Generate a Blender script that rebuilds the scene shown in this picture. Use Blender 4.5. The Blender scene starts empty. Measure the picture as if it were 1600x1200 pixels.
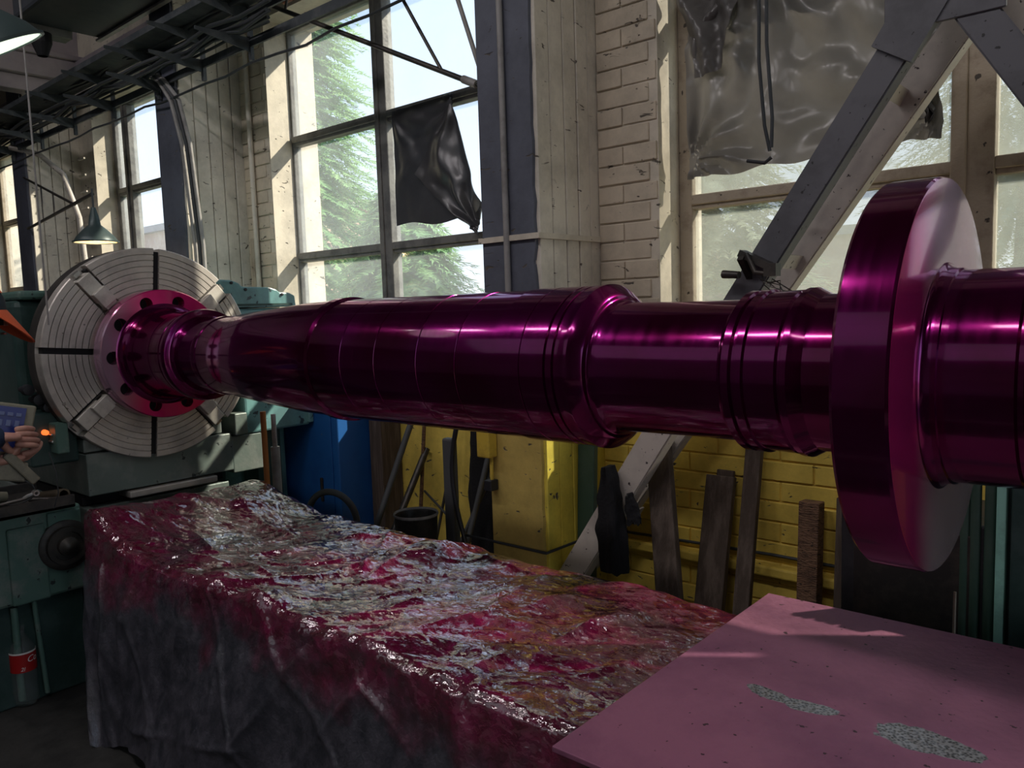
import bpy, bmesh, math, random
import numpy as np
from mathutils import Vector, Matrix, noise
C = bpy.context.scene.collection
SC = bpy.context.scene
R = math.radians
PI = math.pi

# ------------------------------------------------------------------ camera
CAMZ = 1.56
ROT = ((0.754953, -0.03854, 0.654645), (0.654963, 0.094086, -0.749781), (-0.032697, 0.994818, 0.096273))
cd = bpy.data.cameras.new('camera'); cam = bpy.data.objects.new('camera', cd); C.objects.link(cam)
cam.matrix_world = Matrix.Translation((0, 0, CAMZ)) @ Matrix(ROT).to_4x4()
cd.sensor_width = 36; cd.lens = 1240 / 1600 * 36; cd.clip_start = 0.02; cd.clip_end = 200
SC.camera = cam

# ------------------------------------------------------------------ sky, sun, lamps, exposure
SC.view_settings.view_transform = 'Standard'; SC.view_settings.look = 'None'
SC.view_settings.gamma = 1; SC.view_settings.use_curve_mapping = False
SC.view_settings.exposure = 0.0
w = bpy.data.worlds.new('sky'); SC.world = w; w.use_nodes = True
nt = w.node_tree; nt.nodes.clear()
out = nt.nodes.new('ShaderNodeOutputWorld'); bg = nt.nodes.new('ShaderNodeBackground')
tc = nt.nodes.new('ShaderNodeTexCoord'); sx = nt.nodes.new('ShaderNodeSeparateXYZ'); cr = nt.nodes.new('ShaderNodeValToRGB')
nt.links.new(tc.outputs['Generated'], sx.inputs[0]); nt.links.new(sx.outputs['Z'], cr.inputs[0])
cr.color_ramp.elements[0].position = 0.0; cr.color_ramp.elements[0].color = (0.80, 0.86, 0.92, 1)
cr.color_ramp.elements[1].position = 0.6; cr.color_ramp.elements[1].color = (0.42, 0.60, 0.92, 1)
e = cr.color_ramp.elements.new(0.25); e.color = (0.60, 0.75, 0.98, 1)
nt.links.new(cr.outputs[0], bg.inputs[0]); bg.inputs[1].default_value = 1.6
nt.links.new(bg.outputs[0], out.inputs[0])

sd = bpy.data.lights.new('sun', 'SUN'); sd.energy = 11.0; sd.angle = R(0.8); sd.color = (1.0, 0.90, 0.72)
sun = bpy.data.objects.new('sun', sd); C.objects.link(sun)
sun.rotation_euler = Vector((0.62, 0.78, 0.78)).to_track_quat('Z', 'Y').to_euler()
def area(name, loc, size, sy, power, col, target):
    d = bpy.data.lights.new(name, 'AREA'); d.shape = 'RECTANGLE'; d.size = size; d.size_y = sy; d.energy = power; d.color = col
    o = bpy.data.objects.new(name, d); C.objects.link(o); o.location = loc
    o.rotation_euler = (Vector(loc) - Vector(target)).to_track_quat('Z', 'Y').to_euler(); return o
# the hall's lamp rows above and behind the photographer
for k, (x, p) in enumerate(((-5.4, 12), (-3.9, 16), (-2.2, 24), (-0.4, 18), (1.4, 12))):
    area('hall_lamp_row', (x, -0.5, 4.7), 1.0, 0.22, p, (1.0, 0.93, 0.95), (x, 1.0, 0.0))
area('hall_fill', (-3.0, -3.2, 4.9), 7.5, 3.8, 30, (0.86, 0.93, 1.0), (-2.5, 1.0, 0.8))  # broad fill added overhead to lift the room, no real roof light

# ------------------------------------------------------------------ materials
def mat(name, col, rough=0.5, metal=0.0, col2=None, nscale=6.0, thr=(0.45, 0.62), rvar=0.0, bump=0.0, bscale=30.0, coat=0.0,
        coatr=0.1, speck=None, sscale=40.0, sthr=0.68, stretch=(1, 1, 1), alpha=1.0, emit=None, estr=0.0, spec=0.5, bdist=0.01,
        trans=0.0, ior=1.45, sheen=0.0, aniso=0.0):
    m = bpy.data.materials.new(name); m.use_nodes = True
    t = m.node_tree; N = t.nodes; L = t.links; p = N['Principled BSDF']
    p.inputs['Roughness'].default_value = rough; p.inputs['Metallic'].default_value = metal
    p.inputs['Coat Weight'].default_value = coat; p.inputs['Coat Roughness'].default_value = coatr
    p.inputs['Alpha'].default_value = alpha; p.inputs['Specular IOR Level'].default_value = spec
    p.inputs['Transmission Weight'].default_value = trans; p.inputs['IOR'].default_value = ior
    p.inputs['Base Color'].default_value = (*col, 1)
    geo = N.new('ShaderNodeNewGeometry'); mp = N.new('ShaderNodeMapping'); mp.inputs['Scale'].default_value = stretch
    L.new(geo.outputs['Position'], mp.inputs[0]); V = mp.outputs[0]
    cur = None
    if col2:
        n = N.new('ShaderNodeTexNoise'); n.inputs['Scale'].default_value = nscale; n.inputs['Detail'].default_value = 6; n.inputs['Roughness'].default_value = 0.65
        L.new(V, n.inputs['Vector']); r = N.new('ShaderNodeMapRange'); r.inputs[1].default_value = thr[0]; r.inputs[2].default_value = thr[1]
        L.new(n.outputs[0], r.inputs[0]); x = N.new('ShaderNodeMix'); x.data_type = 'RGBA'
        x.inputs[6].default_value = (*col, 1); x.inputs[7].default_value = (*col2, 1); L.new(r.outputs[0], x.inputs[0]); cur = x.outputs[2]
        if rvar:
            rr = N.new('ShaderNodeMapRange'); rr.inputs[3].default_value = rough; rr.inputs[4].default_value = rough + rvar
            L.new(n.outputs[0], rr.inputs[0]); rr.inputs[1].default_value = 0.3; rr.inputs[2].default_value = 0.7; L.new(rr.outputs[0], p.inputs['Roughness'])
    if speck:
        n = N.new('ShaderNodeTexNoise'); n.inputs['Scale'].default_value = sscale; n.inputs['Detail'].default_value = 3
        L.new(V, n.inputs['Vector']); r = N.new('ShaderNodeMapRange'); r.inputs[1].default_value = sthr; r.inputs[2].default_value = sthr + 0.03
        L.new(n.outputs[0], r.inputs[0]); x = N.new('ShaderNodeMix'); x.data_type = 'RGBA'
        if cur: L.new(cur, x.inputs[6])
        else: x.inputs[6].default_value = (*col, 1)
        x.inputs[7].default_value = (*speck, 1); L.new(r.outputs[0], x.inputs[0]); cur = x.outputs[2]
    if cur: L.new(cur, p.inputs['Base Color'])
    if bump:
        n = N.new('ShaderNodeTexNoise'); n.inputs['Scale'].default_value = bscale; n.inputs['Detail'].default_value = 5
        L.new(V, n.inputs['Vector']); b = N.new('ShaderNodeBump'); b.inputs['Strength'].default_value = bump; b.inputs['Distance'].default_value = bdist
        L.new(n.outputs[0], b.inputs['Height']); L.new(b.outputs[0], p.inputs['Normal'])
    if emit: p.inputs['Emission Color'].default_value = (*emit, 1); p.inputs['Emission Strength'].default_value = estr
    return m

def wall_paint(name, cream, yellow, h=1.24, crack=(0.10, 0.085, 0.07)):
    m = mat(name, cream, rough=0.6); t = m.node_tree; N = t.nodes; L = t.links; p = N['Principled BSDF']
    g = N.new('ShaderNodeNewGeometry'); s = N.new('ShaderNodeSeparateXYZ'); L.new(g.outputs['Position'], s.inputs[0])
    n1 = N.new('ShaderNodeTexNoise'); n1.inputs['Scale'].default_value = 3.0; n1.inputs['Detail'].default_value = 8; n1.inputs['Roughness'].default_value = .7; L.new(g.outputs['Position'], n1.inputs['Vector'])
    zz = N.new('ShaderNodeMath'); zz.operation = 'MULTIPLY_ADD'; zz.inputs[1].default_value = 0.05; L.new(n1.outputs[0], zz.inputs[0]); L.new(s.outputs['Z'], zz.inputs[2])
    r = N.new('ShaderNodeMapRange'); r.inputs[1].default_value = h; r.inputs[2].default_value = h + 0.012; L.new(zz.outputs[0], r.inputs[0])
    mx = N.new('ShaderNodeMix'); mx.data_type = 'RGBA'; mx.inputs[6].default_value = (*yellow, 1); mx.inputs[7].default_value = (*cream, 1); L.new(r.outputs[0], mx.inputs[0])
    # grime
    gr = N.new('ShaderNodeMapRange'); gr.inputs[1].default_value = 0.42; gr.inputs[2].default_value = 0.72; gr.inputs[3].default_value = 1.0; gr.inputs[4].default_value = 0.55; L.new(n1.outputs[0], gr.inputs[0])
    ml = N.new('ShaderNodeVectorMath'); ml.operation = 'SCALE'; L.new(mx.outputs[2], ml.inputs[0]); L.new(gr.outputs[0], ml.inputs['Scale'])
    # flaked paint and cracks, mostly along the courses
    mp = N.new('ShaderNodeMapping'); mp.inputs['Scale'].default_value = (14, 14, 34); L.new(g.outputs['Position'], mp.inputs[0])
    n2 = N.new('ShaderNodeTexNoise'); n2.inputs['Scale'].default_value = 1.0; n2.inputs['Detail'].default_value = 5; n2.inputs['Distortion'].default_value = 1.0; L.new(mp.outputs[0], n2.inputs['Vector'])
    r2 = N.new('ShaderNodeMapRange'); r2.inputs[1].default_value = 0.66; r2.inputs[2].default_value = 0.70; L.new(n2.outputs[0], r2.inputs[0])
    m2 = N.new('ShaderNodeMix'); m2.data_type = 'RGBA'; L.new(ml.outputs[0], m2.inputs[6]); m2.inputs[7].default_value = (*crack, 1); L.new(r2.outputs[0], m2.inputs[0])
    L.new(m2.outputs[2], p.inputs['Base Color'])
    ad = N.new('ShaderNodeMath'); ad.operation = 'SUBTRACT'; L.new(n1.outputs[0], ad.inputs[0]); L.new(r2.outputs[0], ad.inputs[1])
    b = N.new('ShaderNodeBump'); b.inputs['Strength'].default_value = 0.5; b.inputs['Distance'].default_value = 0.01; L.new(ad.outputs[0], b.inputs['Height']); L.new(b.outputs[0], p.inputs['Normal'])
    return m

M = {}
M['wall'] = wall_paint('painted_masonry', (0.66, 0.60, 0.49), (0.88, 0.66, 0.13))
M['brick'] = wall_paint('painted_brick', (0.62, 0.54, 0.42), (0.86, 0.64, 0.12))
M['board'] = wall_paint('painted_board', (0.72, 0.67, 0.57), (0.85, 0.70, 0.10))
M['pier'] = wall_paint('shaded_pier_front', (0.11, 0.12, 0.155), (0.62, 0.47, 0.13))  # column fronts: shade put into darker cream and yellow tones
M['redbrick'] = mat('bare_red_brick', (0.42, 0.16, 0.10), .85, col2=(0.5, 0.42, 0.34), nscale=9, bump=.5)
M['dimwall'] = mat('dim_grey_plaster', (0.36, 0.32, 0.33), .8, col2=(0.26, 0.23, 0.25), nscale=1.5, bump=.2)
M['ceiling'] = mat('dark_ceiling', (0.10, 0.10, 0.11), .85, col2=(0.06, 0.06, 0.07), nscale=2)
M['floor'] = mat('oily_concrete_floor', (0.035, 0.034, 0.032), .45, col2=(0.012, 0.012, 0.012), nscale=3, rvar=.35, bump=.4, bscale=14)
M['frame'] = mat('weathered_cream_frame', (0.40, 0.34, 0.26), .55, col2=(0.25, 0.20, 0.15), nscale=9, thr=(.5, .7), speck=(0.06, 0.05, 0.04), sscale=26, sthr=.68, bump=.3, bscale=60)
M['frameshade'] = mat('shaded_frame_paint', (0.20, 0.20, 0.19), .5, col2=(0.12, 0.12, 0.12), nscale=9, bump=.2, bscale=50)  # same frame paint as above, darkened for the windows in shade
M['magenta'] = None
M['steel'] = mat('machined_steel', (0.60, 0.56, 0.51), .42, .7, col2=(0.44, 0.41, 0.38), nscale=5, rvar=.2, speck=(0.16, 0.15, 0.14), sscale=50, sthr=.7)
M['jaw'] = mat('ground_steel_jaw', (0.62, 0.59, 0.54), .42, .6, col2=(0.48, 0.45, 0.41), nscale=14, rvar=.2)
M['darksteel'] = mat('dark_oily_steel', (0.05, 0.048, 0.046), .45, .6, col2=(0.09, 0.08, 0.07), nscale=9)
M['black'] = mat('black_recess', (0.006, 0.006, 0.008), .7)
M['ductblue'] = mat('dusty_dark_duct', (0.035, 0.042, 0.052), .6, col2=(.055, .06, .07), nscale=3)
M['blackrub'] = mat('black_rubber', (0.015, 0.016, 0.02), .5)
M['green'] = mat('worn_green_machine_paint', (0.10, 0.19, 0.16), .42, .15, col2=(0.22, 0.25, 0.23), nscale=7, thr=(.5, .68), speck=(0.03, 0.04, 0.04), sscale=28, sthr=.66, bump=.15)
M['greydeck'] = mat('worn_grey_green_casting', (0.15, 0.19, 0.175), .4, .3, col2=(0.25, 0.27, 0.255), nscale=6, thr=(.45, .7), speck=(0.04, 0.05, 0.05), sscale=24, sthr=.67, bump=.2)
M['teal'] = mat('light_teal_machine_paint', (0.14, 0.30, 0.30), .38, .0, col2=(0.10, 0.20, 0.21), nscale=5, speck=(0.03, 0.05, 0.06), sscale=22, sthr=.66, coat=.3, coatr=.25, bump=.1)
M['darkgreen'] = mat('dark_green_machine_paint', (0.025, 0.055, 0.05), .42, .1, col2=(0.045, 0.08, 0.075), nscale=6, bump=.1)
M['blue'] = mat('blue_cabinet_enamel', (0.014, 0.10, 0.33), .42, 0, col2=(0.012, 0.075, 0.26), nscale=3, speck=(0.10, 0.14, 0.2), sscale=30, sthr=.74)
M['wood'] = mat('dark_old_wood', (0.075, 0.055, 0.042), .8, col2=(0.13, 0.10, 0.08), nscale=5, stretch=(6, 6, 0.6), bump=.5, bscale=18)
M['postwood'] = mat('rough_brown_timber', (0.22, 0.125, 0.075), .85, col2=(0.12, 0.07, 0.045), nscale=16, stretch=(1.5, 1.5, 5), bump=.9, bscale=45, speck=(0.02, 0.015, 0.01), sscale=40, sthr=.62)
M['strut'] = mat('backlit_steel_strut', (0.13, 0.13, 0.145), .5, 0, col2=(0.09, 0.09, 0.10), nscale=5, speck=(0.03, 0.03, 0.03), sscale=48, sthr=.68)  # darker copy of the strut steel, backlit shade put into the colour
M['strutlight'] = mat('cream_painted_steel_strut', (0.58, 0.53, 0.47), .5, 0, col2=(0.46, 0.42, 0.38), nscale=5, speck=(0.05, 0.04, 0.04), sscale=48, sthr=.67)
M['cable'] = mat('dusty_black_cable', (0.05, 0.055, 0.06), .6)
M['conduit'] = mat('painted_conduit', (0.30, 0.29, 0.28), .5, col2=(0.2, 0.19, 0.18), nscale=8)
M['tray'] = mat('dusty_dark_tray_steel', (0.055, 0.065, 0.072), .6, .3, col2=(0.10, 0.11, 0.115), nscale=9)
M['cloth'] = mat('black_cloth', (0.008, 0.008, 0.010), .9, bump=.4, bscale=90)
M['poly'] = None
M['lampgreen'] = mat('dark_enamel_lamp', (0.05, 0.075, 0.075), .4, .2)
M['lampin'] = mat('lamp_inner_enamel', (0.75, 0.62, 0.45), .35)
M['bulb'] = mat('lit_bulb', (1, .8, .5), .3, emit=(1.0, 0.72, 0.38), estr=6)
M['lampglass'] = mat('lit_lamp_glass', (.9, .95, .85), .3, emit=(0.82, 0.95, 0.80), estr=0.9)
M['skin'] = mat('skin', (0.50, 0.27, 0.21), .5, col2=(0.42, 0.20, 0.16), nscale=18)
M['navy'] = mat('navy_workwear', (0.012, 0.022, 0.05), .85, col2=(0.02, 0.035, 0.075), nscale=12, bump=.3, bscale=60)
M['orange'] = mat('orange_cap_cloth', (0.75, 0.13, 0.045), .8, bump=.2, bscale=200)
M['capdark'] = mat('dark_cap_cloth', (0.025, 0.035, 0.04), .8)
M['panel'] = mat('grey_beige_plastic_case', (0.24, 0.23, 0.17), .5, col2=(0.17, 0.16, 0.12), nscale=14)
M['screen'] = mat('blue_key_panel', (0.025, 0.04, 0.22), .3)
M['key'] = mat('pale_keys', (0.14, 0.18, 0.36), .4)
M['orangelamp'] = mat('orange_indicator', (0.9, 0.15, 0.02), .3, emit=(1.0, 0.16, 0.03), estr=1.6)
M['glassb'] = mat('bottle_plastic', (0.85, 0.9, 0.9), .08, trans=.85, ior=1.3, alpha=.45)
M['redlabel'] = mat('red_label', (0.35, 0.012, 0.012), .45)
M['white'] = mat('white_print', (0.75, 0.75, 0.72), .5)
M['yellowp'] = mat('yellow_painted_metal', (0.62, 0.45, 0.06), .5, col2=(.45, .32, .05), nscale=12)
M['chrome'] = mat('bright_worn_steel', (0.55, 0.54, 0.52), .28, .9)
M['greenpole'] = mat('dark_green_pole_paint', (0.035, 0.075, 0.055), .45, col2=(0.05, .09, .07), nscale=8)
M['mint'] = mat('pale_mint_paint', (0.30, 0.62, 0.52), .45, col2=(.22, .45, .38), nscale=12)
M['bark'] = mat('bark', (0.10, 0.07, 0.05), .9, bump=.5)
M['grass'] = mat('outside_ground', (0.16, 0.17, 0.10), .9, col2=(0.25, 0.22, 0.14), nscale=2)
M['farbrick'] = mat('far_brick_building', (0.50, 0.33, 0.26), .8, col2=(0.6, 0.45, 0.36), nscale=4)
M['tyre'] = mat('dusty_hose_rubber', (0.07, 0.075, 0.08), .6)

def needle(name, a, b):
    m = mat(name, a, .65, col2=b, nscale=2.2, thr=(.35, .65)); t = m.node_tree; N = t.nodes; L = t.links
    p = N['Principled BSDF']; o = N['Material Output']; tr = N.new('ShaderNodeBsdfTranslucent'); tr.inputs[0].default_value = (*b, 1)
    x = N.new('ShaderNodeMixShader'); x.inputs[0].default_value = .35; L.new(p.outputs[0], x.inputs[1]); L.new(tr.outputs[0], x.inputs[2]); L.new(x.outputs[0], o.inputs[0]); return m
M['needle'] = needle('spruce_needles', (0.13, 0.30, 0.13), (0.34, 0.54, 0.24))
M['needlepale'] = needle('pale_foliage', (0.16, 0.21, 0.15), (0.30, 0.36, 0.26))

def glass(name, haze, hazecol, nscale=1.5, lo=.3, hi=.75):
    m = bpy.data.materials.new(name); m.use_nodes = True; t = m.node_tree; N = t.nodes; L = t.links; N.remove(N['Principled BSDF']); o = N['Material Output']
    tr = N.new('ShaderNodeBsdfTransparent'); tr.inputs[0].default_value = (.96, .97, .98, 1)
    df = N.new('ShaderNodeBsdfDiffuse'); df.inputs[0].default_value = (*hazecol, 1); tl = N.new('ShaderNodeBsdfTranslucent'); tl.inputs[0].default_value = (*hazecol, 1)
    dm = N.new('ShaderNodeMixShader'); dm.inputs[0].default_value = .7; L.new(df.outputs[0], dm.inputs[1]); L.new(tl.outputs[0], dm.inputs[2])
    g = N.new('ShaderNodeNewGeometry'); n = N.new('ShaderNodeTexNoise'); n.inputs['Scale'].default_value = nscale; n.inputs['Detail'].default_value = 7; n.inputs['Roughness'].default_value = .7
    L.new(g.outputs['Position'], n.inputs['Vector']); r = N.new('ShaderNodeMapRange'); r.inputs[1].default_value = lo; r.inputs[2].default_value = hi
    r.inputs[3].default_value = haze * .5; r.inputs[4].default_value = min(.97, haze * 1.4); L.new(n.outputs[0], r.inputs[0])
    x = N.new('ShaderNodeMixShader'); L.new(r.outputs[0], x.inputs[0]); L.new(tr.outputs[0], x.inputs[1]); L.new(dm.outputs[0], x.inputs[2])
    gl = N.new('ShaderNodeBsdfGlossy'); gl.inputs['Roughness'].default_value = .05; y = N.new('ShaderNodeMixShader'); y.inputs[0].default_value = .05
    L.new(x.outputs[0], y.inputs[1]); L.new(gl.outputs[0], y.inputs[2]); L.new(y.outputs[0], o.inputs[0]); return m
M['pane_clear'] = glass('dusty_window_glass', .14, (.75, .82, .85))
M['pane_dirty'] = glass('clouded_window_glass', .42, (.40, .43, .39), 2.2)

# red-violet penetrant film over turned steel
def dye(name, thick=0.5, streak=True):
    m = bpy.data.materials.new(name); m.use_nodes = True; t = m.node_tree; N = t.nodes; L = t.links; p = N['Principled BSDF']
    g = N.new('ShaderNodeNewGeometry')
    mp = N.new('ShaderNodeMapping'); mp.inputs['Scale'].default_value = (70, 1.5, 1.5) if streak else (6, 6, 6); L.new(g.outputs['Position'], mp.inputs[0])
    n = N.new('ShaderNodeTexNoise'); n.inputs['Scale'].default_value = 1; n.inputs['Detail'].default_value = 5; L.new(mp.outputs[0], n.inputs['Vector'])
    n2 = N.new('ShaderNodeTexNoise'); n2.inputs['Scale'].default_value = 3.5; n2.inputs['Detail'].default_value = 4; L.new(g.outputs['Position'], n2.inputs['Vector'])
    r = N.new('ShaderNodeMapRange'); r.inputs[1].default_value = .38; r.inputs[2].default_value = .66; L.new(n2.outputs[0], r.inputs[0])
    x = N.new('ShaderNodeMix'); x.data_type = 'RGBA'; x.inputs[6].default_value = (0.105, 0.001, 0.042, 1); x.inputs[7].default_value = (0.17, 0.006, 0.11, 1); L.new(r.outputs[0], x.inputs[0])
    L.new(x.outputs[2], p.inputs['Base Color']); p.inputs['Metallic'].default_value = .88
    rr = N.new('ShaderNodeMapRange'); rr.inputs[1].default_value = .3; rr.inputs[2].default_value = .7; rr.inputs[3].default_value = .13; rr.inputs[4].default_value = .22; L.new(n.outputs[0], rr.inputs[0]); L.new(rr.outputs[0], p.inputs['Roughness'])
    p.inputs['Coat Weight'].default_value = .55; p.inputs['Coat Roughness'].default_value = .06; p.inputs['Specular Tint'].default_value = (.62, .25, .55, 1)
    b = N.new('ShaderNodeBump'); b.inputs['Strength'].default_value = .05; b.inputs['Distance'].default_value = .001; L.new(n.outputs[0], b.inputs['Height']); L.new(b.outputs[0], p.inputs['Normal'])
    return m
M['magenta'] = dye('magenta_dye_on_steel')
def dyeface(name, c0, c1, y0, y1):
    m = dye(name, streak=False); t = m.node_tree; N = t.nodes; L = t.links; p = N['Principled BSDF']
    g = N.new('ShaderNodeNewGeometry'); s = N.new('ShaderNodeSeparateXYZ'); L.new(g.outputs['Position'], s.inputs[0])
    n = N.new('ShaderNodeTexNoise'); n.inputs['Scale'].default_value = 4; L.new(g.outputs['Position'], n.inputs['Vector'])
    a = N.new('ShaderNodeMath'); a.operation = 'MULTIPLY_ADD'; a.inputs[1].default_value = .12; L.new(n.outputs[0], a.inputs[0]); L.new(s.outputs['Y'], a.inputs[2])
    r = N.new('ShaderNodeMapRange'); r.inputs[1].default_value = y0; r.inputs[2].default_value = y1; L.new(a.outputs[0], r.inputs[0])
    x = N.new('ShaderNodeMix'); x.data_type = 'RGBA'; x.inputs[6].default_value = (*c0, 1); x.inputs[7].default_value = (*c1, 1); L.new(r.outputs[0], x.inputs[0]); L.new(x.outputs[2], p.inputs['Base Color'])
    p.inputs['Metallic'].default_value = .6; return m
M['flangeface'] = dyeface('magenta_dye_thin_at_rim', (0.52, 0.34, 0.44), (0.62, 0.015, 0.17), 1.46, 1.62)
M['discface'] = dyeface('dyed_face_with_window_glare', (0.60, 0.03, 0.22), (0.72, 0.66, 0.68), 1.50, 1.66)  # pale side is the window's reflection put into the base colour

# crumpled film, stained by the dye that ran and misted over it
def film(name):
    m = bpy.data.materials.new(name); m.use_nodes = True; t = m.node_tree; N = t.nodes; L = t.links; p = N['Principled BSDF']
    g = N.new('ShaderNodeNewGeometry'); s = N.new('ShaderNodeSeparateXYZ'); L.new(g.outputs['Position'], s.inputs[0])
    n = N.new('ShaderNodeTexNoise'); n.inputs['Scale'].default_value = 3.2; n.inputs['Detail'].default_value = 6; n.inputs['Roughness'].default_value = .6; L.new(g.outputs['Position'], n.inputs['Vector'])
    a = N.new('ShaderNodeMath'); a.operation = 'MULTIPLY_ADD'; a.inputs[1].default_value = .6; L.new(n.outputs[0], a.inputs[0]); L.new(s.outputs['Z'], a.inputs[2])
    r = N.new('ShaderNodeMapRange'); r.inputs[1].default_value = .84; r.inputs[2].default_value = .97; L.new(a.outputs[0], r.inputs[0])
    n3 = N.new('ShaderNodeTexNoise'); n3.inputs['Scale'].default_value = 16; n3.inputs['Detail'].default_value = 8; n3.inputs['Roughness'].default_value = .75; L.new(g.outputs['Position'], n3.inputs['Vector'])
    r3 = N.new('ShaderNodeMapRange'); r3.inputs[1].default_value = .4; r3.inputs[2].default_value = .65; L.new(n3.outputs[0], r3.inputs[0])
    side = N.new('ShaderNodeMix'); side.data_type = 'RGBA'; side.inputs[6].default_value = (0.022, 0.024, 0.034, 1); side.inputs[7].default_value = (0.07, 0.066, 0.085, 1); L.new(r3.outputs[0], side.inputs[0])
    top = N.new('ShaderNodeMix'); top.data_type = 'RGBA'; top.inputs[6].default_value = (0.085, 0.003, 0.016, 1); top.inputs[7].default_value = (0.20, 0.008, 0.062, 1); L.new(r3.outputs[0], top.inputs[0])
    x = N.new('ShaderNodeMix'); x.data_type = 'RGBA'; L.new(r.outputs[0], x.inputs[0]); L.new(side.outputs[2], x.inputs[6]); L.new(top.outputs[2], x.inputs[7]); L.new(x.outputs[2], p.inputs['Base Color'])
    rz = N.new('ShaderNodeMapRange'); rz.inputs[1].default_value = .55; rz.inputs[2].default_value = .68; rz.inputs[3].default_value = .45; rz.inputs[4].default_value = .07; L.new(s.outputs['Z'], rz.inputs[0]); L.new(rz.outputs[0], p.inputs['Roughness'])
    rc = N.new('ShaderNodeMapRange'); rc.inputs[1].default_value = .50; rc.inputs[2].default_value = .66; rc.inputs[3].default_value = .12; rc.inputs[4].default_value = 1; L.new(s.outputs['Z'], rc.inputs[0]); L.new(rc.outputs[0], p.inputs['Coat Weight'])
    p.inputs['Specular IOR Level'].default_value = 1.0; p.inputs['Coat Weight'].default_value = .9; p.inputs['Coat Roughness'].default_value = .06; p.inputs['Coat IOR'].default_value = 2.2
    al = N.new('ShaderNodeMapRange'); al.inputs[1].default_value = .3; al.inputs[2].default_value = .7; al.inputs[3].default_value = .8; al.inputs[4].default_value = .97; L.new(n3.outputs[0], al.inputs[0]); L.new(al.outputs[0], p.inputs['Alpha'])
    # crumple: flat facets with their own tilt, plus a fine crinkle
    wn = N.new('ShaderNodeTexNoise'); wn.inputs['Scale'].default_value = 5; wn.inputs['Detail'].default_value = 4; L.new(g.outputs['Position'], wn.inputs['Vector'])
    av = N.new('ShaderNodeVectorMath'); av.operation = 'MULTIPLY_ADD'; av.inputs[1].default_value = (.16, .16, .16); L.new(wn.outputs['Color'], av.inputs[0]); L.new(g.outputs['Position'], av.inputs[2])
    nrm = g.outputs['Normal']
    top_ = N.new('ShaderNodeMapRange'); top_.inputs[1].default_value = .5; top_.inputs[2].default_value = .66; top_.inputs[3].default_value = .25; top_.inputs[4].default_value = 1.0; L.new(s.outputs['Z'], top_.inputs[0])
    for sc_, k_, rt in ((6, .24, .7), (20, .22, -.4), (70, .34, .2)):
        mp = N.new('ShaderNodeMapping'); mp.inputs['Rotation'].default_value = (0, 0, rt); mp.inputs['Scale'].default_value = (.55, 1.5, 1); L.new(av.outputs[0], mp.inputs[0])
        v = N.new('ShaderNodeTexVoronoi'); v.inputs['Scale'].default_value = sc_; L.new(mp.outputs[0], v.inputs['Vector'])
        sb = N.new('ShaderNodeVectorMath'); sb.operation = 'SUBTRACT'; sb.inputs[1].default_value = (.5, .5, .5); L.new(v.outputs['Color'], sb.inputs[0])
        kk = N.new('ShaderNodeMath'); kk.operation = 'MULTIPLY'; kk.inputs[1].default_value = k_; L.new(top_.outputs[0], kk.inputs[0])
        ks = N.new('ShaderNodeVectorMath'); ks.operation = 'SCALE'; L.new(sb.outputs[0], ks.inputs[0]); L.new(kk.outputs[0], ks.inputs['Scale'])
        ad = N.new('ShaderNodeVectorMath'); ad.operation = 'ADD'; L.new(nrm, ad.inputs[0]); L.new(ks.outputs[0], ad.inputs[1]); nrm = ad.outputs[0]
    nz = N.new('ShaderNodeVectorMath'); nz.operation = 'NORMALIZE'; L.new(nrm, nz.inputs[0])
    v2 = N.new('ShaderNodeTexNoise'); v2.inputs['Scale'].default_value = 55; v2.inputs['Detail'].default_value = 3; v2.inputs['Distortion'].default_value = 1.2; L.new(g.outputs['Position'], v2.inputs['Vector'])
    b = N.new('ShaderNodeBump'); b.inputs['Distance'].default_value = .003; b.inputs['Strength'].default_value = .6
    L.new(v2.outputs[0], b.inputs['Height']); L.new(nz.outputs[0], b.inputs['Normal']); L.new(b.outputs[0], p.inputs['Normal']); L.new(b.outputs[0], p.inputs['Coat Normal'])
    return m
M['film'] = film('stained_plastic_film')
M['poly'] = mat('grey_black_polythene', (0.075, 0.075, 0.08), .28, col2=(0.05, 0.05, 0.055), nscale=4, spec=.8, bump=.12, bscale=10, bdist=.03)
M['poly2'] = mat('smoke_grey_polythene', (0.26, 0.25, 0.24), .26, col2=(0.20, 0.195, 0.19), nscale=3, spec=.9, bump=.12, bscale=7, bdist=.03)
for k, f_, c_ in (('poly', .2, (.14, .17, .21)), ('poly2', .5, (.42, .40, .38))):
    t = M[k].node_tree; N = t.nodes; L = t.links; p = N['Principled BSDF']; tr = N.new('ShaderNodeBsdfTranslucent'); tr.inputs[0].default_value = (*c_, 1)
    x = N.new('ShaderNodeMixShader'); x.inputs[0].default_value = f_; L.new(p.outputs[0], x.inputs[1]); L.new(tr.outputs[0], x.inputs[2]); L.new(x.outputs[0], N['Material Output'].inputs[0])

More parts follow.
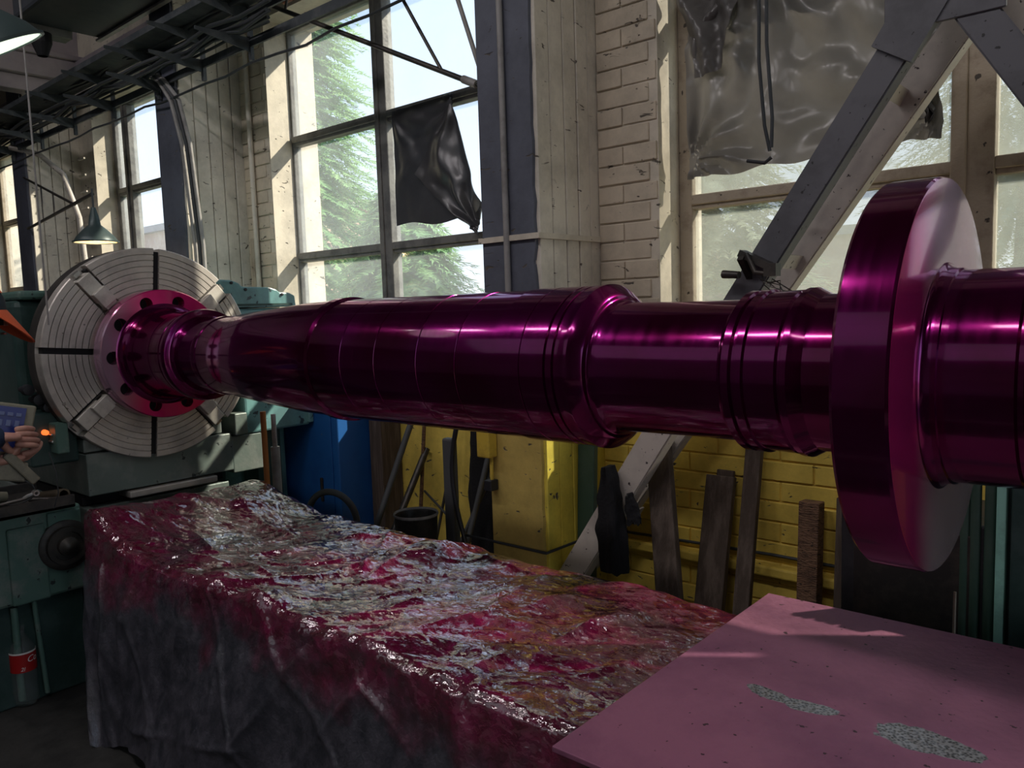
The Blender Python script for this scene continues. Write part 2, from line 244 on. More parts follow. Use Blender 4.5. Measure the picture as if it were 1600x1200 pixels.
# steel plate misted with dye, two bare patches where drips took it off
def plate_mat():
    m = mat('dye_misted_steel_plate', (0.37, 0.14, 0.225), .55, .15, col2=(0.24, 0.085, 0.16), nscale=2.6, thr=(.38, .66), speck=(0.05, 0.02, 0.03), sscale=46, sthr=.69, bump=.25, bscale=50)
    t = m.node_tree; N = t.nodes; L = t.links; p = N['Principled BSDF']; src = p.inputs['Base Color'].links[0].from_socket
    g = N.new('ShaderNodeNewGeometry'); n = N.new('ShaderNodeTexNoise'); n.inputs['Scale'].default_value = 22; n.inputs['Detail'].default_value = 4; L.new(g.outputs['Position'], n.inputs['Vector'])
    cur = None
    for cx_, cy_, ra, rb, an in ((-0.665, 1.556, .052, .022, -0.25), (-0.575, 1.553, .056, .026, 0.15), (-0.385, 1.555, .07, .047, 0.1), (-0.325, 1.556, .065, .038, -.1)):
        mp = N.new('ShaderNodeMapping'); mp.vector_type = 'TEXTURE'; mp.inputs['Location'].default_value = (cx_, cy_, 0); mp.inputs['Rotation'].default_value = (0, 0, an); mp.inputs['Scale'].default_value = (ra, rb, 1000)
        L.new(g.outputs['Position'], mp.inputs[0]); ln = N.new('ShaderNodeVectorMath'); ln.operation = 'LENGTH'; L.new(mp.outputs[0], ln.inputs[0])
        a = N.new('ShaderNodeMath'); a.operation = 'MULTIPLY_ADD'; a.inputs[1].default_value = .9; L.new(n.outputs[0], a.inputs[0]); L.new(ln.outputs['Value'], a.inputs[2])
        r = N.new('ShaderNodeMapRange'); r.inputs[1].default_value = 1.38; r.inputs[2].default_value = 1.42; r.inputs[3].default_value = 1; r.inputs[4].default_value = 0; L.new(a.outputs[0], r.inputs[0])
        if cur is None: cur = r.outputs[0]
        else:
            mm = N.new('ShaderNodeMath'); mm.operation = 'MAXIMUM'; L.new(cur, mm.inputs[0]); L.new(r.outputs[0], mm.inputs[1]); cur = mm.outputs[0]
    v = N.new('ShaderNodeTexVoronoi'); v.inputs['Scale'].default_value = 160; L.new(g.outputs['Position'], v.inputs['Vector'])
    cr = N.new('ShaderNodeMapRange'); cr.inputs[1].default_value = .2; cr.inputs[2].default_value = .7; L.new(v.outputs[0], cr.inputs[0])
    bc = N.new('ShaderNodeMix'); bc.data_type = 'RGBA'; bc.inputs[6].default_value = (.02, .02, .022, 1); bc.inputs[7].default_value = (.27, .265, .275, 1); L.new(cr.outputs[0], bc.inputs[0])
    x = N.new('ShaderNodeMix'); x.data_type = 'RGBA'; L.new(cur, x.inputs[0]); L.new(src, x.inputs[6]); L.new(bc.outputs[2], x.inputs[7]); L.new(x.outputs[2], p.inputs['Base Color'])
    r2 = N.new('ShaderNodeMapRange'); r2.inputs[3].default_value = .55; r2.inputs[4].default_value = .25; L.new(cur, r2.inputs[0]); L.new(r2.outputs[0], p.inputs['Roughness'])
    return m
M['plate'] = plate_mat()

# ------------------------------------------------------------------ geometry helpers
class MB:
    def __init__(s): s.b = bmesh.new()
    def poly(s, verts, faces):
        vs = [s.b.verts.new(v) for v in verts]
        for f in faces:
            try: s.b.faces.new([vs[i] for i in f])
            except ValueError: pass
        return s
    def box(s, x0, x1, y0, y1, z0, z1, rot=None, piv=None):
        P = [Vector((x, y, z)) for x in (x0, x1) for y in (y0, y1) for z in (z0, z1)]
        if rot is not None:
            pv = Vector(piv) if piv else Vector(((x0 + x1) / 2, (y0 + y1) / 2, (z0 + z1) / 2)); P = [pv + rot @ (q - pv) for q in P]
        return s.poly(P, [(0, 1, 3, 2), (4, 6, 7, 5), (0, 4, 5, 1), (2, 3, 7, 6), (0, 2, 6, 4), (1, 5, 7, 3)])
    def beam(s, a, b, w, h, up=(0, 0, 1)):   # rectangular bar from a to b, w across, h along "up"
        a, b = Vector(a), Vector(b); d = (b - a).normalized(); u = Vector(up); u = (u - d * u.dot(d)).normalized(); v = d.cross(u)
        P = [q + v * i * w / 2 + u * j * h / 2 for q in (a, b) for i, j in ((-1, -1), (1, -1), (1, 1), (-1, 1))]
        return s.poly(P, [(3, 2, 1, 0), (4, 5, 6, 7), (0, 1, 5, 4), (1, 2, 6, 5), (2, 3, 7, 6), (3, 0, 4, 7)])
    def tube(s, pts, r, n=10, cap=True):
        pts = [Vector(p) for p in pts]; rs = r if isinstance(r, (list, tuple)) else [r] * len(pts); rings = []
        u = None
        for i, p in enumerate(pts):
            d = (pts[min(i + 1, len(pts) - 1)] - pts[max(i - 1, 0)]).normalized()
            if u is None:
                u = d.orthogonal().normalized()
            u = (u - d * u.dot(d)).normalized(); v = d.cross(u)
            rings.append([s.b.verts.new(p + (u * math.cos(a) + v * math.sin(a)) * rs[i]) for a in (2 * PI * k / n for k in range(n))])
        for A, B in zip(rings, rings[1:]):
            for k in range(n): s.b.faces.new((A[k], A[(k + 1) % n], B[(k + 1) % n], B[k]))
        if cap: s.b.faces.new(rings[0][::-1]); s.b.faces.new(rings[-1])
        return s
    def lathe(s, prof, o=(0, 0, 0), ax='Z', n=48, close=False):    # prof: (along, radius)
        o = Vector(o); rings = []
        def pt(t, r, a):
            c, q = r * math.cos(a), r * math.sin(a)
            return o + (Vector((c, q, t)) if ax == 'Z' else Vector((t, c, q)) if ax == 'X' else Vector((q, t, c)))
        for t, r in prof:
            if r < 1e-6: rings.append([s.b.verts.new(pt(t, 0, 0))])
            else: rings.append([s.b.verts.new(pt(t, r, 2 * PI * k / n)) for k in range(n)])
        prs = list(zip(rings, rings[1:])) + ([(rings[-1], rings[0])] if close else [])
        for A, B in prs:
            for k in range(n):
                q = [A[0]] if len(A) == 1 else [A[k], A[(k + 1) % n]]
                q += [B[0]] if len(B) == 1 else [B[(k + 1) % n], B[k]]
                if len(q) > 2: s.b.faces.new(q)
        return s
    def xf(s, mt): bmesh.ops.transform(s.b, matrix=mt, verts=s.b.verts); return s
    def build(s, name, m, parent=None, smooth=False, bevel=0.0, seg=2, keep=False):
        bmesh.ops.recalc_face_normals(s.b, faces=s.b.faces)
        if bevel: bmesh.ops.bevel(s.b, geom=s.b.edges[:], offset=bevel, segments=seg, affect='EDGES', profile=.5)
        co = [v.co for v in s.b.verts]
        c = Vector(((min(v.x for v in co) + max(v.x for v in co)) / 2, (min(v.y for v in co) + max(v.y for v in co)) / 2, min(v.z for v in co)))
        bmesh.ops.translate(s.b, vec=-c, verts=s.b.verts)
        me = bpy.data.meshes.new(name); s.b.to_mesh(me); s.b.free()
        for mm in (m if isinstance(m, list) else [m]): me.materials.append(mm)
        if smooth:
            me.polygons.foreach_set('use_smooth', [True] * len(me.polygons))
            me.set_sharp_from_angle(angle=R(35 if smooth is True else smooth))
        o = bpy.data.objects.new(name, me); C.objects.link(o); place(o, c, parent); return o
WL = {}
def place(o, c, parent=None):
    WL[o.name] = Vector(c)
    if parent: o.parent = parent; o.location = Vector(c) - WL[parent.name]
    else: o.location = c
def tag(o, label, cat, group=None, kind=None):
    if label: o['label'] = label
    if cat: o['category'] = cat
    if group: o['group'] = group
    if kind: o['kind'] = kind
    return o
def thing(name, label, cat, loc, group=None):
    o = bpy.data.objects.new(name, None); C.objects.link(o); o.empty_display_size = .1; place(o, loc); return tag(o, label, cat, group)
def struct(name, loc=None, mb=None, m=None, **k):
    o = mb.build(name, m, **k) if mb else bpy.data.objects.new(name, None)
    if not mb: C.objects.link(o); place(o, loc)
    o['kind'] = 'structure'; return o
def copypart(o, parent, c, rot=None):
    d = o.copy(); C.objects.link(d); place(d, c, parent)
    if rot: d.rotation_euler = rot
    return d
def boolean(o, cutters):
    cs = []
    for mb in cutters:
        bmesh.ops.recalc_face_normals(mb.b, faces=mb.b.faces); me = bpy.data.meshes.new('cut'); mb.b.to_mesh(me); mb.b.free(); c = bpy.data.objects.new('cut', me); C.objects.link(c); cs.append(c)
        md = o.modifiers.new('b', 'BOOLEAN'); md.object = c; md.operation = 'DIFFERENCE'; md.solver = 'EXACT'
    bpy.context.view_layer.update(); dg = bpy.context.evaluated_depsgraph_get(); me = bpy.data.meshes.new_from_object(o.evaluated_get(dg)); o.modifiers.clear(); o.data = me
    for c in cs: bpy.data.objects.remove(c, do_unlink=True)
def fbm(x, y, z=0.0, o=3): return noise.fractal(Vector((x, y, z)), 1.0, 2.0, o)

# ------------------------------------------------------------------ setting
YW, YF, YC = 2.844, 3.034, 2.421     # wall face, window plane, column face
rng = random.Random(4)
struct('floor', mb=MB().box(-11, 5, -4.5, 3.3, -.1, 0), m=M['floor'])
struct('ceiling', mb=MB().box(-11, 5, -4.5, 3.3, 5.2, 5.35), m=M['ceiling'])
struct('wall_back', mb=MB().box(-11, 5, -4.6, -4.45, 0, 5.2), m=M['dimwall'])
struct('wall_right', mb=MB().box(5, 5.15, -4.5, -.6, 0, 5.2).box(5, 5.15, 2.4, 3.3, 0, 5.2).box(5, 5.15, -.6, 2.4, 3.6, 5.2), m=M['dimwall'])   # unseen gate opening, added to let side light in
struct('wall_left', mb=MB().box(-11.15, -11, -4.5, 3.3, 0, 5.2), m=M['dimwall'])
wb = MB()
PIERS = [(-11, -9.9), (-7.95, -7.0), (-5.2, -4.41), (-2.55, -1.667), (.42, 1.2), (3.4, 5)]
WINS = [(-9.9, -7.95), (-7.0, -5.2), (-4.41, -2.55), (-1.667, .42), (1.2, 3.4)]
for a, b_ in PIERS: wb.box(a, b_, YW, 3.2, 0, 5.2)
for a, b_ in WINS: wb.box(a, b_, YW, 3.2, 0, 1.22); wb.box(a, b_, YW, 3.2, 3.36, 5.2)
wall = struct('wall_window', mb=wb, m=M['wall'])
# painted bricks: pilasters and the wall under the right-hand window
bm0 = MB().box(-.118, .118, -.0035, .012, -.0355, .0355).build('brick', M['brick'], wall, bevel=.003, seg=1)
def bricks(x0, x1, z0, z1, first=[True]):
    row = 0; z = z0
    while z < z1:
        x = x0 + (0 if row % 2 == 0 else -.125)
        while x < x1 - .03:
            a, b_ = max(x, x0), min(x + .25, x1)
            if b_ - a > .06:
                c = (((a + b_) / 2), YW - .001 + rng.uniform(-.002, .003), z + .0375)
                if first[0]: o = bm0; first[0] = False; place(o, c, wall)
                else: o = copypart(bm0, wall, c)
                o.scale = ((b_ - a - .005) / .236, 1, 1); o.rotation_euler = (0, rng.uniform(-.006, .006), 0)
            x += .25
        z += .078; row += 1
bricks(-1.955, -1.67, .30, 3.35)
bricks(-1.667, -.55, .30, 1.20)
bricks(-4.71, -4.415, 1.45, 3.35)
# exposed brick band above the far window heads
def redcourse(x0, x1, z):
    x = x0
    while x < x1:
        if rng.random() < .8:
            o = MB().box(x, x + .115, YW - .012 - rng.random() * .008, YW + .02, z, z + .065).build('brick', M['redbrick'], wall, bevel=.005, seg=1); o['label'] = 'bare red brick where the plaster fell'
        x += .125
redcourse(-6.3, -4.9, 3.38); redcourse(-4.3, -3.2, 3.38); redcourse(-6.0, -5.2, 3.46)
# ledges, skirting ledge
struct('trim_1', mb=MB().box(-11, 5, YW - .09, YW, 3.60, 3.66).box(-11, 5, YW - .05, YW, 3.52, 3.60), m=M['dimwall'], bevel=.008)
struct('trim_2', mb=MB().box(-2.6, 1.2, YW - .05, YW, .52, .56), m=M['brick'], bevel=.008)
# columns: front face, boarded side
def column(i, x0, x1, label):
    t = thing('concrete_column', label, 'column', ((x0 + x1) / 2, (YC + YW) / 2, 0))
    MB().box(x0, x1 - .02, YC + .012, YW + .01, 0, 5.2).build('column_core', M['wall'], t)
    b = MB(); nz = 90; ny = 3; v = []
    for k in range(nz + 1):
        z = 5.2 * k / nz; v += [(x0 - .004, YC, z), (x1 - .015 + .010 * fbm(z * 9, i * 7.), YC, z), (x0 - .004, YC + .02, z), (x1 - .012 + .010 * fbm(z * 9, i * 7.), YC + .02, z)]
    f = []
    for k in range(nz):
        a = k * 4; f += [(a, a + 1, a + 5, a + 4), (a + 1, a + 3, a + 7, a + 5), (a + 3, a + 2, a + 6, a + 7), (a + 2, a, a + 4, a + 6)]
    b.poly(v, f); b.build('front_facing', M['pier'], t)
    ys = [YC + .012, YC + .10, YC + .19, YC + .275, YC + .355, YW + .004]
    for a, c in zip(ys, ys[1:]):
        o = MB().box(x1 - .022, x1 + rng.uniform(0, .004), a + .0025, c - .0025, 0, 5.19).build('board', M['board'], t, bevel=.003, seg=1)
    return t
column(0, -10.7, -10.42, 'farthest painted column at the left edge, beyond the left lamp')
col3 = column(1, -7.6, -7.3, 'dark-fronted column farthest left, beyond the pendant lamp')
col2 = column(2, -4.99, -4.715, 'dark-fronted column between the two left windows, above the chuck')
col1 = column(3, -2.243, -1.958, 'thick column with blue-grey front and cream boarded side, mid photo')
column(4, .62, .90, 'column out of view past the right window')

# ------------------------------------------------------------------ windows
def window(n, x0, x1, mulls, trans, fm, pm, z0=1.22, z1=3.36, fw=.055, mw=.085):
    wv = struct('window_%d' % n, ((x0 + x1) / 2, YF, z0)); wv['label'] = 'tall multi-pane factory window'
    y0, y1 = YF - .03, YF + .03
    MB().box(x0, x0 + fw, y0, y1, z0, z1).build('jamb', fm, wv, bevel=.006); MB().box(x1 - fw, x1, y0, y1, z0, z1).build('jamb', fm, wv, bevel=.006)
    MB().box(x0 + fw, x1 - fw, y0, y1, z1 - fw, z1).build('head', fm, wv, bevel=.006); MB().box(x0 + fw, x1 - fw, YF - .08, y1, z0, z0 + fw).build('sill', fm, wv, bevel=.006)
    xs = [x0 + fw]
    for mx in mulls:
        MB().box(mx - mw / 2, mx + mw / 2, y0 - .012, y1, z0 + fw, z1 - fw).box(mx - mw / 2 - .008, mx - mw / 6, y0 - .022, y0 - .01, z0 + fw, z1 - fw).build('mullion', fm, wv, bevel=.005); xs += [mx - mw / 2, mx + mw / 2]
    xs += [x1 - fw]
    zs = [z0 + fw] + [q for t_ in trans for q in (t_ - .03, t_ + .03)] + [z1 - fw]
    for a, b_ in zip(xs[::2], xs[1::2]):
        for t_ in trans: MB().box(a, b_, y0, y1, t_ - .03, t_ + .03).box(a, b_, y0 - .012, y0 + .002, t_ - .012, t_ + .028).build('transom', fm, wv, bevel=.004)
        for c, d in zip(zs[::2], zs[1::2]):
            MB().box(a - .003, b_ + .003, YF - .003, YF + .003, c - .003, d + .003).build('pane', pm, wv)
    return wv
window(1, -9.9, -7.95, [-8.9], [1.92, 2.63], M['frame'], M['pane_clear'])
window(2, -7.0, -5.2, [-6.72], [1.92, 2.63], M['frameshade'], M['pane_clear'])
window(3, -4.45, -2.4, [-3.52], [1.92, 2.645], M['frameshade'], M['pane_clear'])
window(4, -1.667, .42, [-.585], [1.965, 2.72], M['frame'], M['pane_dirty'], mw=.12, fw=.06)
window(5, 1.2, 3.4, [2.3], [1.965, 2.72], M['frame'], M['pane_dirty'])

# ------------------------------------------------------------------ outside
struct('ground', mb=MB().box(-40, 25, 3.2, 45, -.3, -.12).box(5.15, 25, -12, 3.2, -.3, -.05), m=M['grass'])
def conifer(x, y, h, rad, mat_, label, seed, nb=900, name='spruce_tree', pw=1.0):
    r = random.Random(seed); t = thing(name, label, 'tree', (x, y, -.12))
    MB().tube([(x, y, -.12), (x + .03, y, h * .5), (x, y, h)], [.14, .08, .01]).build('trunk', M['bark'], t, smooth=60)
    V = []; F = []
    for i in range(nb):
        u = r.random() ** .8; z = .1 + u * (h - .15); rr = rad * (1 - u) ** pw + .06; a = r.uniform(0, 2 * PI); k0 = r.uniform(.45, 1.0)
        base = Vector((x + math.cos(a) * rr * k0 * .55, y + math.sin(a) * rr * k0 * .55, z + .1)); tip = Vector((x + math.cos(a) * rr * k0, y + math.sin(a) * rr * k0, z - .12 * rr + r.uniform(-.05, .1)))
        d = tip - base; ln = d.length; d.normalize(); side = d.cross(Vector((0, 0, 1))).normalized(); up = side.cross(d)
        m_ = int(7 + ln * 16)
        for j in range(m_):
            q = base + d * ln * (j + .5) / m_
            for sg in (-1, 1):
                dr = (d * .8 + side * sg * r.uniform(.5, 1.0) + up * r.uniform(-.35, .45)).normalized(); L_ = r.uniform(.05, .11); wv = dr.cross(up).normalized() * .016
                n0 = len(V); V += [q - wv, q + wv, q + dr * L_]; F.append((n0, n0 + 1, n0 + 2))
    me = bpy.data.meshes.new('needles'); me.from_pydata([tuple(v - Vector((x, y, 0))) for v in V], [], F); me.materials.append(mat_)
    o = bpy.data.objects.new('foliage', me); C.objects.link(o); place(o, (x, y, 0), t); o['kind'] = 'stuff'
    return t
conifer(-8.95, 6.1, 8.2, 2.0, M['needle'], 'large green spruce filling the left pane of the middle window', 1, 5200, pw=.75)
conifer(-5.75, 5.1, 2.75, 1.35, M['needle'], 'lower bushy spruce below the torn black sheet', 2, 2200, pw=.6)
conifer(-3.3, 6.4, 4.6, 1.5, M['needlepale'], 'hazy spruce behind the clouded panes left of the strut', 3, 2400, pw=.6)
conifer(-1.5, 10.2, 6.8, 2.1, M['needlepale'], 'hazy bushy tree behind the panes beside the big disc', 5, 2800, pw=.5)
conifer(.3, 6.4, 3.6, 1.3, M['needlepale'], 'hazy tree behind the panes at the right edge', 6, 1800, pw=.5)
fb = thing('brick_building', 'pale brick building seen low through the far left window', 'building', (-22, 13.5, -.1))
MB().box(-27, -17, 12, 15, -.1, 4.3).build('wall', M['farbrick'], fb); MB().box(-27.3, -16.7, 11.8, 15.2, 4.3, 4.5).build('roof', M['dimwall'], fb)
for k in range(6): MB().box(-26.3 + k * 1.6, -25.3 + k * 1.6, 11.95, 12.05, 1.6, 3.0).build('window', M['glassb'] if False else M['darksteel'], fb)
fb = thing('brick_building', 'red brick building low behind the bushy spruce by the column', 'building', (-8, 15, -.1))
MB().box(-11, -3, 14, 16, -.1, 2.6).build('wall', M['farbrick'], fb); MB().box(-11.2, -2.8, 13.9, 16.2, 2.6, 2.75).build('roof', M['dimwall'], fb)

# ------------------------------------------------------------------ polythene sheets on the windows
def sheet(name, m, fn, nu, nv, th=.003, parent=None, smooth=60):
    V = []; F = []
    for i in range(nu + 1):
        for j in range(nv + 1): V.append(fn(i / nu, j / nv))
    W = nv + 1
    for i in range(nu):
        for j in range(nv): a = i * W + j; F.append((a, a + 1, a + W + 1, a + W))
    mb = MB().poly(V, F)
    if th: mb.poly([(a, b_ + th, c) for a, b_, c in V], F)
    return mb.build(name, m, parent, smooth=smooth)
def bil(c, u, v):   # corners: bl, br, tr, tl in (x, z)
    a = [(1 - u) * c[0][k] + u * c[1][k] for k in (0, 1)]; b_ = [(1 - u) * c[3][k] + u * c[2][k] for k in (0, 1)]
    return [(1 - v) * a[k] + v * b_[k] for k in (0, 1)]
def crease(x, z, px, pz, n_=9.0, amp=.012):      # folds radiating from a pinned point
    dx, dz = x - px, z - pz; r = math.hypot(dx, dz); a = math.atan2(dz, dx)
    return amp * math.exp(-r * 2.2) * math.sin(a * n_ + 2 * fbm(x * 3, z * 3)) * min(1, r * 8)
q1 = [(-3.41, 2.03), (-2.93, 2.02), (-2.94, 2.66), (-3.41, 2.65)]
def s1(u, v):
    x, z = bil(q1, u, v); z += .012 * math.sin(u * 7) * (1 - v)
    return (x, 2.975 + crease(x, z, -2.9, 2.63, 11) + crease(x, z, -3.4, 2.62, 7, .01) + .008 * fbm(x * 5, z * 3), z)
bs = thing('black_polythene_sheet', 'torn black sheet with folded flap over the middle window', 'plastic sheet', (-3.1, 2.975, 2.06))
sheet('sheet', M['poly'], s1, 60, 50, parent=bs)
q2_ = [(-3.215, 2.285), (-2.775, 1.93), (-2.74, 2.04), (-2.925, 2.63)]
def s2(u, v):
    x, z = bil(q2_, u, v); return (x, 2.945 + .9 * crease(x, z, -2.76, 1.96, 14, .03) + crease(x, z, -2.93, 2.62, 8, .02) - .025 * math.sin(PI * u) * math.sin(PI * v), z)
fl = sheet('folded_flap', M['poly'], s2, 60, 40, parent=bs)
q3 = [(-1.60, 2.045), (-.668, 2.12), (-.675, 2.335), (-1.60, 3.2)]
def s3(u, v):
    x0, z = bil([(-1.60, 2.05), (-.672, 2.072), (-.60, 3.3), (-1.60, 3.3)], u, v)
    x = x0
    if u > .9 and z < 2.4: x -= .02 * math.exp(-((z - 2.24) / .06) ** 2)
    fold = crease(x, z, -1.33, 2.86, 15, .045) + crease(x, z, -.68, 2.15, 11, .03) + crease(x, z, -1.59, 2.12, 11, .03) + crease(x, z, -.66, 2.38, 9, .025) + crease(x, z, -1.55, 2.62, 9, .02)
    return (x, min(2.995, 2.96 + fold + .014 * fbm(x * 4 + 5, z * 2) + 0), z + .006 * math.sin(u * 23))
gs = thing('smoke_grey_polythene_sheet', 'wide wrinkled grey sheet nailed over the right window', 'plastic sheet', (-1.1, 2.96, 2.05))
sheet('sheet', M['poly2'], s3, 110, 90, parent=gs)
q4 = [(-1.545, 2.43), (-1.44, 2.45), (-1.33, 2.80), (-1.62, 2.80)]
def s4(u, v):
    x, z = bil(q4, u, v); return (x, 2.925 + .035 * math.sin(u * 9 + v * 5) * (.3 + v) + .02 * fbm(x * 14, z * 9), z)
sheet('hanging_tatter', M['poly2'], s4, 40, 40, parent=gs)
q5 = [(-1.33, 2.735), (-1.06, 2.72), (-1.1, 2.86), (-1.36, 2.84)]
def s5(u, v):
    x, z = bil(q5, u, v); return (x, 2.92 + .03 * math.sin(u * 13 + v * 3) + .02 * fbm(x * 11, z * 11), z - .02 * math.sin(u * PI))
sheet('hanging_tatter', M['poly'], s5, 40, 16, parent=gs)
sheet('corner_knot', M['poly'], lambda u, v: (-.712 + .03 * (u - .5) + .01 * math.sin(v * 9), 2.94 + .02 * math.sin(u * 12), 2.13 + .11 * v + .01 * math.sin(u * 20)), 14, 14, parent=gs)

# ------------------------------------------------------------------ steel A-frame
af = thing('steel_a_frame', 'tall leaning steel A-frame strut crossing the right window', 'strut', (-.6, 2.58, 0))
AP = Vector((-.575, 2.5, 2.47))
def leg(a, b_, y, m, w_, nm='leg'):
    a = Vector((a[0], y, a[1])); b_ = Vector((b_[0], y, b_[1])); d = (b_ - a).normalized(); n_ = d.cross(Vector((0, 1, 0)))
    mb = MB().beam(a, b_, .012, w_, up=n_)         # web facing the room
    mb.beam(a + n_ * w_ / 2 + Vector((0, .028, 0)), b_ + n_ * w_ / 2 + Vector((0, .028, 0)), .056, .009, up=n_)
    mb.beam(a - n_ * w_ / 2 + Vector((0, .028, 0)), b_ - n_ * w_ / 2 + Vector((0, .028, 0)), .056, .009, up=n_)
    return mb.build(nm, m, af)
lo, hi = (-2.20, 0.02), (-.575, 2.44)
leg(lo, (-1.347, 1.30), 2.5, M['strutlight'], .095); leg((-1.347, 1.30), (-.60, 2.39), 2.5, M['strut'], .085)  # one member in two tones: lit foot, backlit upper part
leg((-2.30, .02), (-.53, 2.40), 2.70, M['strutlight'], .085, 'rear_leg')
leg((-.55, 2.40), (.95, .02), 2.5, M['strut'], .085); leg((-.50, 2.42), (1.0, .02), 2.70, M['strutlight'], .085, 'rear_leg')
MB().box(-.72, -.42, 2.488, 2.50, 2.30, 2.58, rot=Matrix.Rotation(R(0), 3, 'Y')).build('gusset_plate', M['strut'], af, bevel=.002, seg=1)
MB().beam((-.70, 2.492, 2.24), (-.56, 2.492, 2.46), .02, .125).build('gusset_plate', M['strut'], af)
for k, t_ in enumerate((.30, .52, .70, .90)):
    p = Vector((-2.2, 0, .02)).lerp(Vector((-.59, 0, 2.42)), t_); MB().beam((p.x + .03, 2.51, p.z - .02), (p.x + .03, 2.70, p.z - .02), .05, .006, up=(1, 0, -.6)).build('batten', M['strutlight'], af)
cl = MB(); c0 = Vector((-1.08, 2.46, 1.675))
cl.beam(c0 + Vector((-.06, 0, .035)), c0 + Vector((.05, 0, -.02)), .05, .022).beam(c0 + Vector((-.05, -.03, .02)), c0 + Vector((-.05, .05, -.05)), .02, .02).tube([c0 + Vector((-.03, -.03, .03)), c0 + Vector((0, -.035, -.03)), c0 + Vector((.03, -.03, -.035))], .008)
cl.tube([c0 + Vector((-.12, -.01, -.03)), c0 + Vector((-.06, -.02, -.035))], [.014, .012]); cl.box(c0.x + .03, c0.x + .07, c0.y - .04, c0.y, c0.z - .045, c0.z - .005)
tag(cl.build('clamp', M['darksteel'], None, smooth=40), 'small dark steel clamp on the strut just above the shaft', 'clamp')
tw = MB()
for k in range(6): a = k * 1.1; tw.tube([(-1.06 + .02 * math.cos(a), 2.45, 1.60 + .01 * k), (-1.03 + .03 * math.sin(a), 2.44, 1.61 + .012 * math.cos(a)), (-.99 + .03 * math.cos(a * 2), 2.45, 1.575 + .01 * math.sin(a))], .002, 5)
tag(tw.build('tie_wire', M['darksteel']), 'twist of tie wire on the strut beside the clamp', 'wire')
tag(MB().tube([(-1.075, 2.46, 3.1), (-1.08, 2.46, 2.3), (-1.06, 2.455, 2.10), (-1.045, 2.46, 2.02)], .006, 6).tube([(-1.055, 2.46, 3.1), (-1.055, 2.46, 2.35), (-1.035, 2.455, 2.12), (-1.04, 2.46, 2.03)], .006, 6).tube([(-1.12, 2.46, 2.0), (-1.06, 2.455, 1.985), (-1.04, 2.46, 2.0)], .006, 6).build('rope_loop', M['cable'], None, smooth=60), 'doubled black cord hanging down in front of the grey sheet', 'cord')

# ------------------------------------------------------------------ column fittings
cp = MB().tube([(-2.105, YC - .014, 1.28), (-2.105, YC - .014, 5.1)], .0125, 10); tag(cp.build('conduit_pipe', M['conduit'], None, smooth=60), 'thin grey conduit running up the blue-grey column front', 'pipe')
tag(MB().beam((-2.26, YC - .006, 1.833), (-1.94, YC - .006, 1.833), .014, .022).beam((-1.947, YC, 1.833), (-1.947, YW - .02, 1.833), .014, .022).build('strap_rail', M['wall'], None), 'painted strap wrapped around the thick column', 'strap')
sw = thing('switch_box', 'small yellow switch box on the column foot', 'switch box', (-2.24, YC - .03, .94)); MB().box(-2.275, -2.205, YC - .055, YC - .002, .94, 1.06).build('box', M['yellowp'], sw, bevel=.006); MB().tube([(-2.225, YC - .02, .94), (-2.225, YC - .02, .84)], .008).build('conduit', M['yellowp'], sw); MB().box(-2.245, -2.205, YC - .05, YC - .002, .80, .845).build('socket', M['blackrub'], sw, bevel=.004)
tag(MB().tube([(-3.1, YW - .03, .60), (-2.4, YC - .012, .575), (-1.95, YC - .012, .575), (-1.93, YW - .02, .58), (-1.2, YW - .02, .60), (-.5, YW - .02, .6)], .006, 6).build('wall_cable', M['cable'], None, smooth=60), 'thin black cable along the yellow wall foot', 'cable')

# cable rack along the columns
tr = thing('cable_rack', 'dark cable rack with many brackets along the column tops', 'cable rack', (-6, 2.36, 3.05))
def rail(y, z, nm='rail'): MB().beam((-10.8, y, z), (-2.3 if y > 2.3 else -3.9, y, z), .012, .045).build(nm, M['tray'], tr)
rail(2.40, 3.14); rail(2.40, 2.99)
MB().beam((-10.6, 2.30, 3.175), (-3.3, 2.30, 3.175), .20, .006).beam((-10.6, 2.20, 3.19), (-3.3, 2.20, 3.19), .006, .035).build('shelf', M['tray'], tr)
def bracket(x, z, L_=.30):
    v = [(x, 2.395, z + .035), (x, 2.395, z - .035), (x, 2.395 - L_, z + .028), (x, 2.395 - L_, z + .012)]
    vv = [(a - .004, b_, c) for a, b_, c in v] + [(a + .004, b_, c) for a, b_, c in v]
    return MB().poly(vv, [(0, 1, 3, 2), (4, 6, 7, 5), (0, 4, 5, 1), (1, 5, 7, 3), (3, 7, 6, 2), (2, 6, 4, 0)])
for x in (-9.6, -8.9, -8.2, -7.5, -6.85, -6.2, -5.55, -4.9, -4.35, -3.85):
    for z in (3.13, 2.98): bracket(x, z).build('bracket', M['tray'], tr)
    MB().box(x - .012, x + .012, 2.395, 2.415, 2.90, 3.22).build('upright', M['tray'], tr)
def droop(y, z, x0, x1, sag, r, n_=26, seed=0):
    pts = []
    for k in range(n_ + 1):
        x = x0 + (x1 - x0) * k / n_; pts.append((x, y + .015 * fbm(x * 1.3, seed), z - sag * abs(math.sin((x - x0) / .66 * PI)) + .02 * fbm(x * 2, seed + 5.)))
    return MB().tube(pts, r, 6)
for k in range(9):
    y = 2.36 - .03 * (k % 5); z = (3.045 if k < 5 else 3.20) + .012 * (k % 3)
    tag(droop(y, z, -10.6, -3.6 + .05 * k, .02 + .012 * (k % 4), .008 + .003 * (k % 3), seed=k * 3.1).build('cable', M['cable'], None, smooth=60), 'dusty cable lying along the dark cable rack', 'cable', 'cables on the cable rack')
